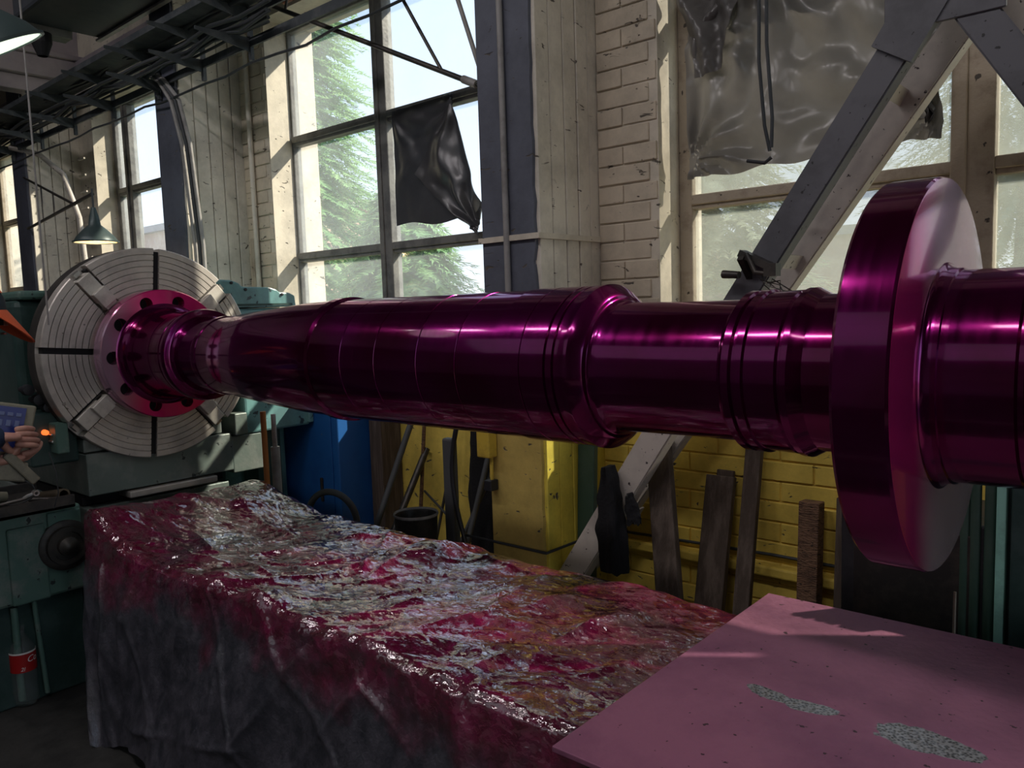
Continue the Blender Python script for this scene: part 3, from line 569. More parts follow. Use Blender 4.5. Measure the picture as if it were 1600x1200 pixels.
tag(droop(2.38, 2.88, -9.0, -2.6, .015, .007, seed=8).build('cable', M['cable'], None, smooth=60), 'thin cable slung below the cable rack, lowest of them', 'cable')
for k, (dx, dy) in enumerate(((0, 0), (.035, .01), (.06, .02))):
    tag(MB().tube([(-4.95 + dx, 2.37, 3.05), (-4.80 + dx, 2.36, 2.98), (-4.71 + dx, 2.38 + dy, 2.85), (-4.69 + dx, 2.42 + dy, 2.6), (-4.69 + dx, 2.46 + dy, 2.0), (-4.69 + dx, 2.46 + dy, 1.0)], .012, 8).build('down_conduit', M['conduit'] if k != 1 else M['cable'], None, smooth=60), ('left', 'middle dark', 'right')[k] + ' one of three conduits dropping beside the second column', 'pipe')

# overhead crossbeam with gable wall over it
struct('trim_3', mb=MB().box(-7.25, -7.0, -4.5, YW, 3.50, 3.66).box(-7.2, -7.05, -4.5, YW, 3.38, 3.50).box(-7.28, -6.97, -4.5, YW, 3.66, 3.70), m=M['dimwall'], bevel=.01)
struct('wall_gable', mb=MB().box(-7.3, -7.15, -4.5, YW, 3.70, 5.2), m=M['dimwall'])
du = thing('ventilation_duct', 'big dark ventilation duct high in the upper left corner', 'duct', (-4.9, 2.05, 3.35))
MB().box(-5.6, -3.2, 1.86, 2.38, 3.42, 3.95).build('duct_box', M['ductblue'], du, bevel=.02); MB().beam((-5.6, 2.36, 3.405), (-3.2, 2.36, 3.405), .03, .014).build('bright_edge', M['conduit'], du)
MB().box(-5.72, -5.60, 1.9, 2.2, 3.38, 3.44).build('end_flange', M['conduit'], du); MB().lathe([(0, .03), (.08, .06), (.14, .06), (.16, 0)], (-5.62, 2.02, 3.24), 'Z', 16).build('fan_motor', M['black'], du)
for x in (-5.2, -3.6): MB().box(x - .01, x + .01, 2.1, 2.12, 3.95, 5.2).build('hanger', M['black'], du)

# wall bracket arm in front of the middle window
ba = thing('bracket_arm', 'long thin slanting steel arm across the top of the middle window', 'pipe', (-3.0, 2.5, 2.5))
MB().tube([(-3.925, 2.5, 3.254), (-2.36, 2.5, 2.505)], .012, 10).build('arm', M['darksteel'], ba, smooth=60)
MB().tube([(-2.40, 2.5, 2.525), (-2.323, 2.5, 2.488)], .017, 10).build('arm_end', M['conduit'], ba, smooth=60)
MB().tube([(-2.33, 2.5, 2.49), (-2.27, 2.5, 2.46), (-2.255, 2.5, 2.41), (-2.28, 2.5, 2.37)], .008, 8).build('hook', M['darksteel'], ba, smooth=60)
MB().tube([(-2.92, 2.5, 3.20), (-2.527, 2.5, 2.588)], .008, 8).build('stay_rod', M['darksteel'], ba, smooth=60)
MB().tube([(-2.56, 2.5, 3.25), (-2.30, 2.5, 2.54)], .010, 8).build('stay_rod', M['conduit'], ba, smooth=60)
MB().tube([(-3.66, 2.5, 3.13), (-3.60, 2.5, 3.30)], .007, 8).build('stay_rod', M['darksteel'], ba, smooth=60)

# pipes and ladder on the second and third pilasters
tag(MB().tube([(-4.58, YW - .03, 1.3), (-4.58, YW - .03, 3.3)], .016, 10).build('riser_pipe', M['board'], None, smooth=60), 'painted riser pipe on the brick pier left of the middle window', 'pipe')
tag(MB().box(-4.64, -4.60, YW - .04, YW - .012, 1.3, 2.05).build('wooden_batten', M['frame'], None, bevel=.003), 'short weathered batten standing on the brick pier', 'batten')
ld = thing('wall_ladder', 'pale ladder rungs on the pier left of the far window', 'ladder', (-7.12, YW - .05, 1.3))
for s_ in (-.055, .075): MB().beam((-7.12 + s_, YW - .06, 1.3), (-7.12 + s_, YW - .06, 3.0), .02, .02).build('stile', M['board'], ld)
for k in range(12): MB().beam((-7.175, YW - .06, 1.42 + k * .135), (-7.045, YW - .06, 1.42 + k * .135), .014, .014).build('rung', M['board'], ld)
tag(MB().tube([(-7.45, 2.37, 3.0), (-7.2, 2.5, 2.92), (-7.02, 2.6, 2.75), (-6.93, 2.66, 2.4), (-6.90, 2.7, 1.4)], .022, 10).build('bent_pipe', M['strutlight'], None, smooth=60), 'bent pale pipe curving down beside the far window', 'pipe')
wa = thing('wall_jib', 'thin dark jib of rods on the farthest left column', 'bracket', (-7.3, 2.3, 1.9))
for a, b_, r_ in (((-7.30, 2.40, 2.74), (-5.45, 2.07, 2.30), .009), ((-7.30, 2.40, 2.33), (-4.745, 1.9, 2.27), .011), ((-6.6, 2.28, 2.58), (-6.6, 2.28, 2.32), .006), ((-6.1, 2.18, 2.46), (-6.1, 2.18, 2.30), .006)):
    MB().tube([a, b_], r_, 8).build('rod', M['darksteel'], wa, smooth=60)
tag(MB().tube([(-3.523, 1.2, 4.9), (-3.52, 1.2, 1.55)], .004, 6).build('hanging_wire', M['conduit'], None), 'single vertical wire hanging at the far left', 'wire')
tag(MB().beam((-7.75, 2.1, 0), (-7.75, 2.1, 3.4), .10, .10).build('timber_post', M['frame'], None), 'weathered timber post at the left edge behind the cap', 'post')

# ------------------------------------------------------------------ lamps
def pendant(c, r_, label, lit, rod_top, inner, tilt=0):
    t = thing('pendant_lamp', label, 'lamp', c); x, y, z = c
    prof = [(0, r_), (.01, r_ * .98), (r_ * .28, r_ * .86), (r_ * .62, r_ * .55), (r_ * .85, r_ * .28), (r_ * 1.25, r_ * .22), (r_ * 1.7, r_ * .10), (r_ * 1.7, 0.0)]
    MB().lathe(prof, c, 'Z', 40).lathe([(0, r_ + .006), (.008, r_ + .006), (.008, r_ - .003), (0, r_ - .003)], c, 'Z', 40, close=True).build('lamp_shade', M['lampgreen'], t, smooth=60)
    MB().lathe([(.004, r_ * .97), (r_ * .26, r_ * .83), (r_ * .60, r_ * .52), (r_ * .75, 0)], c, 'Z', 40).build('reflector', inner, t, smooth=60)
    MB().lathe([(r_ * .15, 0), (r_ * .2, r_ * .25), (r_ * .4, r_ * .36), (r_ * .6, r_ * .22), (r_ * .72, r_ * .12), (r_ * .72, 0)], c, 'Z', 20).build('bulb', lit, t, smooth=60)
    MB().tube([(x, y, z + r_ * 1.68), (x, y, rod_top)], .006, 6).build('cord', M['cable'], t)
    return t
pendant((-4.745, 1.9, 2.0), .115, 'small dark enamel lamp glowing warm above the chuck', M['bulb'], 2.30, M['lampin'])
lp = pendant((-2.72, .83, 2.35), .16, 'pale glowing lamp cut by the upper left edge', M['lampglass'], 5.2, M['lampglass'])
lp.rotation_euler = (R(28), 0, 0)
bl = bpy.data.lights.new('lamp_bulb', 'POINT'); bl.energy = 2.2; bl.color = (1, .7, .4); bl.shadow_soft_size = .03; o = bpy.data.objects.new('lamp_bulb', bl); C.objects.link(o); o.location = (-4.745, 1.9, 2.005)

# ------------------------------------------------------------------ lathe: headstock
AY, AZ = 1.656, 1.4045
hs = thing('lathe_headstock', 'dark green lathe headstock behind the chuck', 'machine', (-4.7, 1.9, 0))
MB().box(-5.6, -3.86, 1.18, 2.10, 1.06, 1.66).build('casing', M['darkgreen'], hs, bevel=.03)
MB().box(-5.62, -3.84, 1.20, 2.08, 1.66, 1.70).build('top_cover', M['green'], hs, bevel=.012)
MB().box(-3.87, -3.83, 1.26, 1.34, 1.42, 1.60).build('gear_cover', M['green'], hs, bevel=.01)
MB().box(-3.90, -3.80, 1.24, 1.40, 1.28, 1.40).build('gear_cover', M['darkgreen'], hs, bevel=.012)
MB().lathe([(-3.86, .30), (-3.80, .30), (-3.78, .27), (-3.74, .27), (-3.74, 0)], (0, AY, AZ), 'X', 48).build('spindle_nose', M['darksteel'], hs, smooth=40)
MB().tube([(-3.82, 1.20, 1.27), (-3.74, 1.20, 1.275), (-3.70, 1.22, 1.27), (-3.69, 1.235, 1.20)], .009, 8).build('control_lever', M['chrome'], hs, smooth=60)
for y_, z_ in ((1.165, 1.28), (1.20, 1.235), (1.235, 1.20)): MB().lathe([(-3.80, .012), (-3.74, .012), (-3.735, .024), (-3.70, .022), (-3.695, 0)], (0, y_, z_), 'X', 16).build('knob', M['blackrub'], hs, smooth=40)
MB().lathe([(-3.70, .012), (-3.675, .011), (-3.67, 0)], (0, 1.207, 1.096), 'X', 16).build('indicator_lamp', M['orangelamp'], hs, smooth=40)
for z_ in (1.085, 1.055): MB().lathe([(-3.70, .006), (-3.66, .006), (-3.658, 0)], (0, 1.225, z_), 'X', 10).build('screw', M['chrome'], hs)
MB().box(-3.86, -3.70, 1.15, 1.34, .95, 1.18).build('control_box', M['darkgreen'], hs, bevel=.01)
MB().box(-3.70, -3.62, 1.225, 1.275, 1.005, 1.135).build('junction_box', M['green'], hs, bevel=.006)
# base castings under the chuck
bc = thing('bed_support', 'worn grey-green base castings directly under the chuck', 'machine', (-4.3, 1.75, 0))
for nm, a in (('lower_block', (-4.9, -3.62, 1.335, 2.02, .80, .985)), ('upper_block', (-4.9, -3.64, 1.335, 1.98, .99, 1.05)), ('side_block', (-3.84, -3.63, 2.024, 2.19, .78, .965)), ('foot_block', (-4.9, -3.66, 1.335, 2.01, 0, .74)),
              ('side_block', (-3.84, -3.60, 2.03, 2.098, .97, 1.08)), ('way_strip', (-4.9, -3.60, 1.50, 1.92, .762, .792))):
    MB().box(*a).build(nm, M['greydeck'] if nm != 'way_strip' else M['steel'], bc, bevel=.005)
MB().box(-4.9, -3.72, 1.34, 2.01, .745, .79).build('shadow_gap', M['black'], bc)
tb = thing('gearbox_block', 'pale teal gearbox block right of the chuck bottom', 'machine', (-3.9, 2.35, .93))
MB().box(-3.85, -3.62, 2.10, 2.48, .967, 1.20).build('casing', M['teal'], tb, bevel=.012); MB().box(-3.66, -3.60, 2.46, 2.49, .98, 1.06).build('lug', M['teal'], tb, bevel=.005)
MB().box(-3.84, -3.70, 2.2, 2.34, 0, .967).build('pedestal', M['darkgreen'], tb)
tc_ = thing('teal_electric_cabinet', 'light teal cabinet with rounded top right of the chuck', 'cabinet', (-4.2, 2.35, 0))
MB().box(-4.6, -3.86, 2.11, 2.58, 1.23, 1.60).box(-4.6, -3.87, 2.11, 2.48, 0, 1.23).build('casing', M['teal'], tc_, bevel=.012)
v = MB(); n_ = 8
cb = [(2.02, 1.60)]
for cy_, cz, r_ in ((2.22, 1.60, .12), ): pass
prof = [(2.0, 1.605), (2.0, 1.745), (2.06, 1.755), (2.20, 1.750), (2.245, 1.735), (2.265, 1.715), (2.43, 1.712), (2.47, 1.70), (2.49, 1.685), (2.55, 1.682), (2.585, 1.665), (2.59, 1.605)]
vv = [(-4.6, a, b_) for a, b_ in prof] + [(-3.85, a, b_) for a, b_ in prof]; k_ = len(prof)
MB().poly(vv, [tuple(range(k_)), tuple(range(2 * k_ - 1, k_ - 1, -1))] + [(i, (i + 1) % k_, k_ + (i + 1) % k_, k_ + i) for i in range(k_)]).build('domed_cover', M['teal'], tc_, bevel=.008)
MB().box(-3.862, -3.842, 2.08, 2.56, 1.612, 1.624).build('cover_bead', M['darkgreen'], tc_); MB().box(-3.862, -3.845, 2.20, 2.545, 1.30, 1.59).build('door', M['teal'], tc_, bevel=.004)
for y_, z_ in ((2.20, 1.735), (2.28, 1.70), (2.50, 1.672)): MB().lathe([(-3.852, .008), (-3.842, .008), (-3.84, 0)], (0, y_, z_), 'X', 10).build('screw', M['blackrub'], tc_)
MB().lathe([(-3.85, .012), (-3.83, .012), (-3.83, .007), (-3.85, .007)], (0, 2.33, 1.565), 'X', 16, close=True).build('lock_ring', M['darksteel'], tc_, smooth=40)

# ------------------------------------------------------------------ chuck
CX = -3.592; CR = .474
ch = thing('lathe_chuck', 'large round four-jaw chuck with concentric grooves', 'chuck', (CX - .08, AY, AZ - CR))
MB().lathe([(CX - .15, 0), (CX - .15, CR - .006), (CX - .145, CR + .001), (CX - .062, CR + .001), (CX - .062, 0)], (0, AY, AZ), 'X', 96).build('chuck_body', M['darksteel'], ch, smooth=30)
prof = [(CX - .0615, 0), (CX - .0615, CR), (CX - .004, CR), (CX, CR - .004)]
r_ = CR - .004
for k in range(8):
    g = CR - .030 - .0262 * k; prof += [(CX, g + .0020), (CX - .008, g + .0014), (CX - .008, g - .0014), (CX, g - .0020)]
prof += [(CX, .252), (CX - .012, .248), (CX - .012, .0)]
fp = MB().lathe(prof, (0, AY, AZ), 'X', 144).build('faceplate', M['steel'], ch)
cut = []
ROTC = 85
def radial(a, r0, r1, t0, t1, x0, x1):
    return MB().box(x0, x1, r0, r1, t0, t1).xf(Matrix.Translation((0, AY, AZ)) @ Matrix.Rotation(R(a), 4, 'X'))
for k in range(4): cut.append(radial(ROTC + 90 * k, .262, .50, -.0135, .0135, CX - .06, CX + .1))
for k in range(4): cut.append(radial(ROTC - 45 + 90 * k, .275, .50, -.046, .040, CX - .0595, CX + .1))
boolean(fp, cut)
fp.data.polygons.foreach_set('use_smooth', [True] * len(fp.data.polygons)); fp.data.set_sharp_from_angle(angle=R(25))
for k in range(4): radial(ROTC + 90 * k, .265, .46, -.0132, .0132, CX - .0612, CX - .012).build('slot_shade_liner', M['black'], ch); radial(ROTC - 45 + 90 * k, .28, .455, -.0455, -.0345, CX - .0612, CX - .02).build('slot_shade_liner', M['black'], ch)  # black liner added as the deep shade inside the slots
for k in range(4):
    a = ROTC - 45 + 90 * k; j0 = .30; s_ = 1 if k % 2 else -1
    o = radial(a, .325, .445, -.034, .034, CX - .05, CX + .012); b2 = radial(a, .298, .372, -.033, .033, CX + .0125, CX + .045); b3 = radial(a, .285, .2975, -.028, .028, CX - .02, CX + .035)
    jw = o.build('jaw', M['jaw'], ch, bevel=.003); b2.build('jaw_step', M['jaw'], jw, bevel=.003); b3.build('jaw_tip', M['jaw'], jw, bevel=.002)
    radial(a, .455, .47, -.015, .015, CX - .05, CX - .02).build('jaw_screw', M['chrome'], jw)
for a, r_ in ((218, .40), (250, .33), (205, .44)): MB().lathe([(CX + .0005, .009), (CX + .0015, .008), (CX + .0015, 0)], (0, AY + r_ * math.cos(R(a)), AZ + r_ * math.sin(R(a))), 'X', 12).build('oil_plug', M['chrome'], ch)

# ------------------------------------------------------------------ rotor shaft
sh = thing('rotor_shaft', 'giant stepped steel shaft coated in glossy magenta dye', 'shaft', (-1.6, AY, AZ - .365))
fl = MB().lathe([(-3.60, 0), (-3.60, .25), (-3.545, .25), (-3.545, .284), (-3.482, .284), (-3.476, .280), (-3.476, .215), (-3.476, 0)], (0, AY, AZ), 'X', 128).build('coupling_flange', M['flangeface'], sh)
boolean(fl, [MB().lathe([(-3.53, 0), (-3.53, .0285), (-3.4, .0285), (-3.4, 0)], (0, AY + .233 * math.cos(R(37 + 36 * k)), AZ + .233 * math.sin(R(37 + 36 * k))), 'X', 28) for k in range(10)])
fl.data.polygons.foreach_set('use_smooth', [True] * len(fl.data.polygons)); fl.data.set_sharp_from_angle(angle=R(25))
for k in range(10): MB().lathe([(-3.5295, .027), (-3.5285, .027), (-3.5285, 0), (-3.5295, 0)], (0, AY + .233 * math.cos(R(37 + 36 * k)), AZ + .233 * math.sin(R(37 + 36 * k))), 'X', 20).build('bolt_hole_bottom', M['black'], fl)
def arc(x0, r0, x1, r1, n_=6, inv=False):      # quarter fillet between two profile points
    out_ = []
    for k in range(n_ + 1):
        a = PI / 2 * k / n_
        out_.append((x0 + (x1 - x0) * (math.sin(a) if inv else 1 - math.cos(a)), r0 + (r1 - r0) * (1 - math.cos(a) if inv else math.sin(a))))
    return out_
P_ = [(-3.4765, 0)] + arc(-3.475, .222, -3.41, .183) + [(-3.27, .181), (-3.268, .176), (-3.262, .176), (-3.26, .182)]
P_ += [(-3.18, .182), (-3.175, .176), (-3.165, .174), (-3.155, .188), (-3.13, .190), (-3.115, .186)] + arc(-3.112, .172, -3.09, .152) + [(-3.0, .147), (-2.985, .146)] + arc(-2.98, .146, -2.955, .158, inv=True) + [(-2.93, .158), (-2.925, .155)]
P_ += [(-2.80, .158), (-2.795, .160), (-2.78, .166), (-2.60, .178), (-2.37, .1935), (-2.18, .1985), (-2.172, .1985), (-2.168, .2065), (-2.135, .2065), (-2.128, .1985)]
def grv(x, r0=.1985, w_=.0022, d_=.0022): return [(x - w_, r0), (x - w_ * .5, r0 - d_), (x + w_ * .5, r0 - d_), (x + w_, r0)]
for x in (-1.96, -1.80, -1.62, -1.47): P_ += grv(x)
P_ += [(-1.335, .1985), (-1.332, .202), (-1.25, .202)] + grv(-1.248, .202) + [(-1.20, .202)] + grv(-1.17, .202, .004, .005) + grv(-1.145, .202, .004, .005) + [(-1.13, .202), (-1.115, .2045), (-1.105, .2045), (-1.095, .197)] + [(-1.085, .185), (-1.078, .178)] + arc(-1.076, .174, -1.05, .1575) + [(-.90, .1555), (-.752, .1555)]
P_ += arc(-.752, .156, -.742, .166, 4, True) + [(-.735, .174), (-.720, .174), (-.716, .167), (-.711, .167), (-.707, .175), (-.692, .175), (-.688, .170), (-.625, .172), (-.62, .168), (-.616, .168), (-.612, .176), (-.600, .176), (-.590, .170), (-.575, .162), (-.50, .162), (-.452, .162)]
MB().lathe(P_, (0, AY, AZ), 'X', 160).build('stepped_body', M['magenta'], sh, smooth=28)
MB().lathe([(-.452, .162), (-.452, .362), (-.446, .367), (-.366, .367), (-.361, .364)], (0, AY, AZ), 'X', 160).build('thrust_disc', M['magenta'], sh, smooth=28)
MB().lathe([(-.3610, .364), (-.3605, .362), (-.3605, .21)], (0, AY, AZ), 'X', 160).build('disc_face', M['discface'], sh, smooth=28)
MB().lathe([(-.3605, .212)] + arc(-.3605, .212, -.342, .201) + [(-.335, .201), (-.333, .197), (-.30, .197)] + [(-.222, .197), (-.218, .192), (-.21, .192), (-.205, .202), (.3, .202), (.31, .18), (1.3, .18), (1.3, 0)], (0, AY, AZ), 'X', 160).build('journal', M['magenta'], sh, smooth=28)

# ------------------------------------------------------------------ lathe bed, film, plate
bd = thing('lathe_bed', 'dark lathe bed hidden under the stained plastic film', 'machine', (-1.5, 1.62, 0))
MB().box(-3.30, 1.6, 1.30, 1.44, 0, .58).build('front_way', M['darkgreen'], bd, bevel=.01); MB().box(-3.30, 1.6, 1.86, 1.98, 0, .60).build('rear_way', M['darkgreen'], bd, bevel=.01); MB().box(-3.28, 1.6, 1.44, 1.86, 0, .45).build('web', M['darkgreen'], bd)
MB().box(-.86, 1.4, 1.22, 2.06, .60, .714).build('carriage', M['darksteel'], bd, bevel=.008)
MB().box(-3.35, -3.05, 1.30, 1.98, .58, .62).build('gap_block', M['darkgreen'], bd, bevel=.01)
def ridge(x, y, s, seed): return 1 - abs(fbm(x * s, y * s, seed, 2)) * 2.6
TOPCR = [(-2.657, 1.458, -2.366, 1.959), (-2.366, 1.959, -2.059, 1.561), (-2.366, 1.94, -1.428, 1.89), (-2.014, 1.379, -2.098, 2.01), (-1.793, 1.353, -1.654, 1.742), (-1.571, 1.35, -1.349, 1.797), (-1.53, 1.939, -1.495, 1.571), (-3.059, 1.505, -2.27, 1.41), (-1.301, 1.315, -1.149, 1.824), (-3.2, 1.8, -2.6, 1.75), (-2.9, 1.3, -2.5, 1.45)]
FRONTCR = [(-1.55, .66, -2.03, .12), (-1.84, .66, -2.15, .25), (-2.30, .72, -2.27, .30), (-2.88, .72, -3.01, .30), (-1.73, .66, -1.38, .50), (-2.5, .68, -2.62, .2), (-3.2, .7, -3.1, .15), (-2.05, .3, -2.9, .1)]
def segfold(x, y, segs, wd):          # sharp pulled creases along segments
    t = 0
    for k, (ax_, ay_, bx_, by_) in enumerate(segs):
        dx, dy = bx_ - ax_, by_ - ay_; L2 = dx * dx + dy * dy; q = max(0, min(1, ((x - ax_) * dx + (y - ay_) * dy) / L2)); d = math.hypot(x - ax_ - q * dx, y - ay_ - q * dy)
        if d < wd * 4: t += math.exp(-d / wd) * (.6 + .4 * math.sin(q * 9 + k)) * min(1, 4 * q + .3) * min(1, 4 * (1 - q) + .2)
    return t
NU, NV = 460, 230; FV = []; FF = []
X0, X1 = -3.40, -.868
secs = [(2.06, -.16), (2.02, -.01), (1.99, .0), (1.25, .0), (1.225, -.02), (1.10, -.70)]
cum = [0]
for a, b_ in zip(secs, secs[1:]): cum.append(cum[-1] + math.hypot(a[0] - b_[0], a[1] - b_[1]))
def topz(x): return .695 + .085 * max(0, min(1, (-2.9 - x) / .45)) ** 1.3
BUMPS = [(-2.02, 1.86, .045, .10, .12), (-2.45, 1.30, .03, .10, .07), (-2.12, 1.27, .03, .09, .06), (-3.30, 1.30, .03, .09, .08), (-1.45, 1.75, .02, .2, .08), (-2.75, 1.6, -.045, .42, .28), (-2.0, 1.5, -.02, .22, .15), (-3.2, 1.85, .03, .12, .1)]
for i in range(NU + 1):
    x = X0 + (X1 - X0) * i / NU; tz = topz(x)
    for j in range(NV + 1):
        d = cum[-1] * j / NV; k = max(0, min(len(cum) - 2, next((q for q in range(len(cum) - 1) if d <= cum[q + 1]), len(cum) - 2)))
        t_ = (d - cum[k]) / (cum[k + 1] - cum[k]); y = secs[k][0] * (1 - t_) + secs[k + 1][0] * t_; z0 = secs[k][1] * (1 - t_) + secs[k + 1][1] * t_
        if k == 4:                                   # hanging front: folds
            h = t_; full = tz - .035 - .055 * fbm(x * 1.4, 3.1); z = tz - .02 - (full - .02) * h
            f = .030 * math.sin(x * 7 + 2.5 * fbm(x * 1.8, z * .7) - z * 4.5) * h ** .7 + .012 * fbm(x * 3.5 + z * 3, z * 1.2, 2.) * h ** .5 + .006 * fbm(x * 4, z * 4, 4.)
            f += .010 * max(0, ridge(x + z * .8, z * .5, 2.6, 7.) - .6) * 2
            f += .020 * segfold(x, z, FRONTCR, .018) * min(1, h * 6)
            y = y - f - .03 * h; xx = x + .28 * h * max(0, (-2.9 - x)) / .5 * .9
            xx += .12 * h * h * max(0, min(1, (-3.1 - x) / .3))
        else:
            z = z0 + tz; xx = x; f = 0
            for bx_, by_, ba_, bw, bh in BUMPS: f += ba_ * math.exp(-((x - bx_) / bw) ** 2 - ((y - by_) / bh) ** 2)
            wx = x * .75 - y * .9; wy = x * .9 + y * .6
            f += .022 * max(0, ridge(wx, wy * .45, 2.0, 1.) - .5) + .012 * max(0, ridge(wy * .6, wx * 1.2, 4.2, 2.) - .5) + .010 * fbm(x * 2.2, y * 2.2, 9.)
            f += .022 * segfold(x, y, TOPCR, .022)
            edge = min(1, (y - 1.22) / .06) if y < 1.3 else 1
            if x > -1.0: f *= max(0, 1 - (x + 1.0) / .08)
            z += max(f, -.05) if k in (1, 2, 3) else f * .5
        if x > -.93 and k < 4: z = min(z, .7); z = .70 if k in (1, 2, 3) else z
        FV.append((xx, y, z))
for i in range(NU):
    for j in range(NV): a = i * (NV + 1) + j; FF.append((a, a + 1, a + NV + 2, a + NV + 1))
fm_ = MB().poly(FV, FF).build('plastic_film', M['film'], None, smooth=180)
tag(fm_, 'crumpled plastic film draped over the lathe bed, stained magenta', 'plastic sheet')
pl = MB().poly([(-.905, 1.117, .715), (-.905, 2.117, .715), (.9, 2.117, .715), (.9, 1.117, .715), (-.905, 1.117, .727), (-.905, 2.117, .727), (.9, 2.117, .727), (.9, 1.117, .727)], [(0, 1, 2, 3), (7, 6, 5, 4), (0, 4, 5, 1), (1, 5, 6, 2), (2, 6, 7, 3), (3, 7, 4, 0)]).build('steel_plate', M['plate'], None, bevel=.002)
tag(pl, 'flat steel plate misted pink with two bare grey patches', 'plate')
hose = [( -1.62 + .055 * k * .35, 1.16 - .0008 * k, .42 - .004 * k) for k in range(0, 28)]
hb = MB(); pts = []; rr = []
for k in range(0, 90): t_ = k / 89; pts.append((-2.05 + .75 * t_, 1.27, .40 - .13 * t_)); rr.append(.022 if k % 2 else .018)
tag(hb.tube(pts, rr, 12).build('corrugated_hose', M['tyre'], None, smooth=60), 'corrugated hose behind the hanging film', 'hose')

# ------------------------------------------------------------------ left foreground machine body, tools, bottle
ap = thing('green_gearbox', 'worn green gearbox body at lower left with round dial', 'machine', (-3.75, 1.0, 0))
MB().box(-4.1, -3.56, .82, 1.275, .43, .795).build('casing', M['green'], ap, bevel=.012)
MB().box(-3.565, -3.545, .99, 1.13, .43, .745).build('side_cover', M['green'], ap, bevel=.008); MB().box(-3.565, -3.548, 1.14, 1.27, .62, .78).build('side_cover', M['green'], ap, bevel=.008)
MB().box(-4.1, -3.60, .86, 1.27, 0, .43).build('plinth', M['darkgreen'], ap, bevel=.008); MB().tube([(-3.58, 1.0, .03), (-3.58, 1.0, .42)], .014).tube([(-3.57, 1.09, .03), (-3.57, 1.07, .43)], .010).build('pipes', M['green'], ap, smooth=60)
MB().lathe([(-3.56, .105), (-3.54, .105), (-3.535, .095), (-3.535, .080), (-3.52, .078), (-3.52, .060), (-3.53, .058), (-3.53, .040), (-3.51, .038), (-3.50, .020), (-3.49, .0)], (0, 1.20, .635), 'X', 48).build('dial', M['darksteel'], ap, smooth=30)
ty = tag(MB().box(-3.95, -3.50, .84, 1.235, .797, .812).box(-3.515, -3.50, .84, 1.235, .797, .85).box(-3.95, -3.935, .84, 1.235, .797, .85).build('tool_tray', M['darksteel'], None, bevel=.003), 'black steel tool tray on top of the green gearbox', 'tray')
pp = MB().lathe([(0, .024), (.36, .024), (.36, .017), (.0, .017)], (0, 0, 0), 'Z', 24, close=True).xf(Matrix.Translation((-3.56, 1.215, .845)) @ Matrix.Rotation(R(-100), 4, 'Y') @ Matrix.Rotation(R(0), 4, 'Z'))
tag(pp.build('steel_tube', mat('rusty_tube', (.09, .07, .045), .5, .6, col2=(.16, .13, .09), nscale=20), None, smooth=40), 'hollow steel tube lying in the tool tray', 'tube')
tag(MB().tube([(-3.52, .90, .852), (-3.53, 1.06, .862)], .006, 8).tube([(-3.53, 1.055, .862), (-3.535, 1.075, .868), (-3.53, 1.09, .874)], [.008, .010, .008], 8).lathe([(-.012, .012), (.012, .012), (.012, .006), (-.012, .006)], (-3.53, 1.10, .878), 'X', 12, close=True).build('spanner', M['chrome'], None, smooth=40), 'bright steel spanner across the tool tray', 'spanner')
tag(MB().tube([(-3.60, 1.10, .838), (-3.51, 1.165, .838)], .012, 10).lathe([(0, .0), (0, .014), (.008, .016), (.010, 0)], (-3.512, 1.165, .838), 'X', 14).build('bolt', M['darksteel'], None, smooth=40), 'bolt lying with its bright head towards the tray edge', 'bolt')
tag(MB().lathe([(0, .0), (0, .022), (.035, .024), (.05, .018), (.052, 0)], (0, 0, 0), 'Z', 20).xf(Matrix.Translation((-3.72, 1.05, .845)) @ Matrix.Rotation(R(80), 4, 'X')).build('roller_head', M['panel'], None, smooth=40), 'beige round roller head lying on the tool tray', 'tool')
tag(MB().tube([(-3.62 + .075 * math.cos(a) * 1.0, 1.03 + .075 * math.cos(a), .885 + .055 * math.sin(a)) for a in (2 * PI * k / 30 for k in range(31))], .0025, 6).build('wire_loop', M['cable'], None), 'thin wire coiled in a loop over the tray', 'wire')

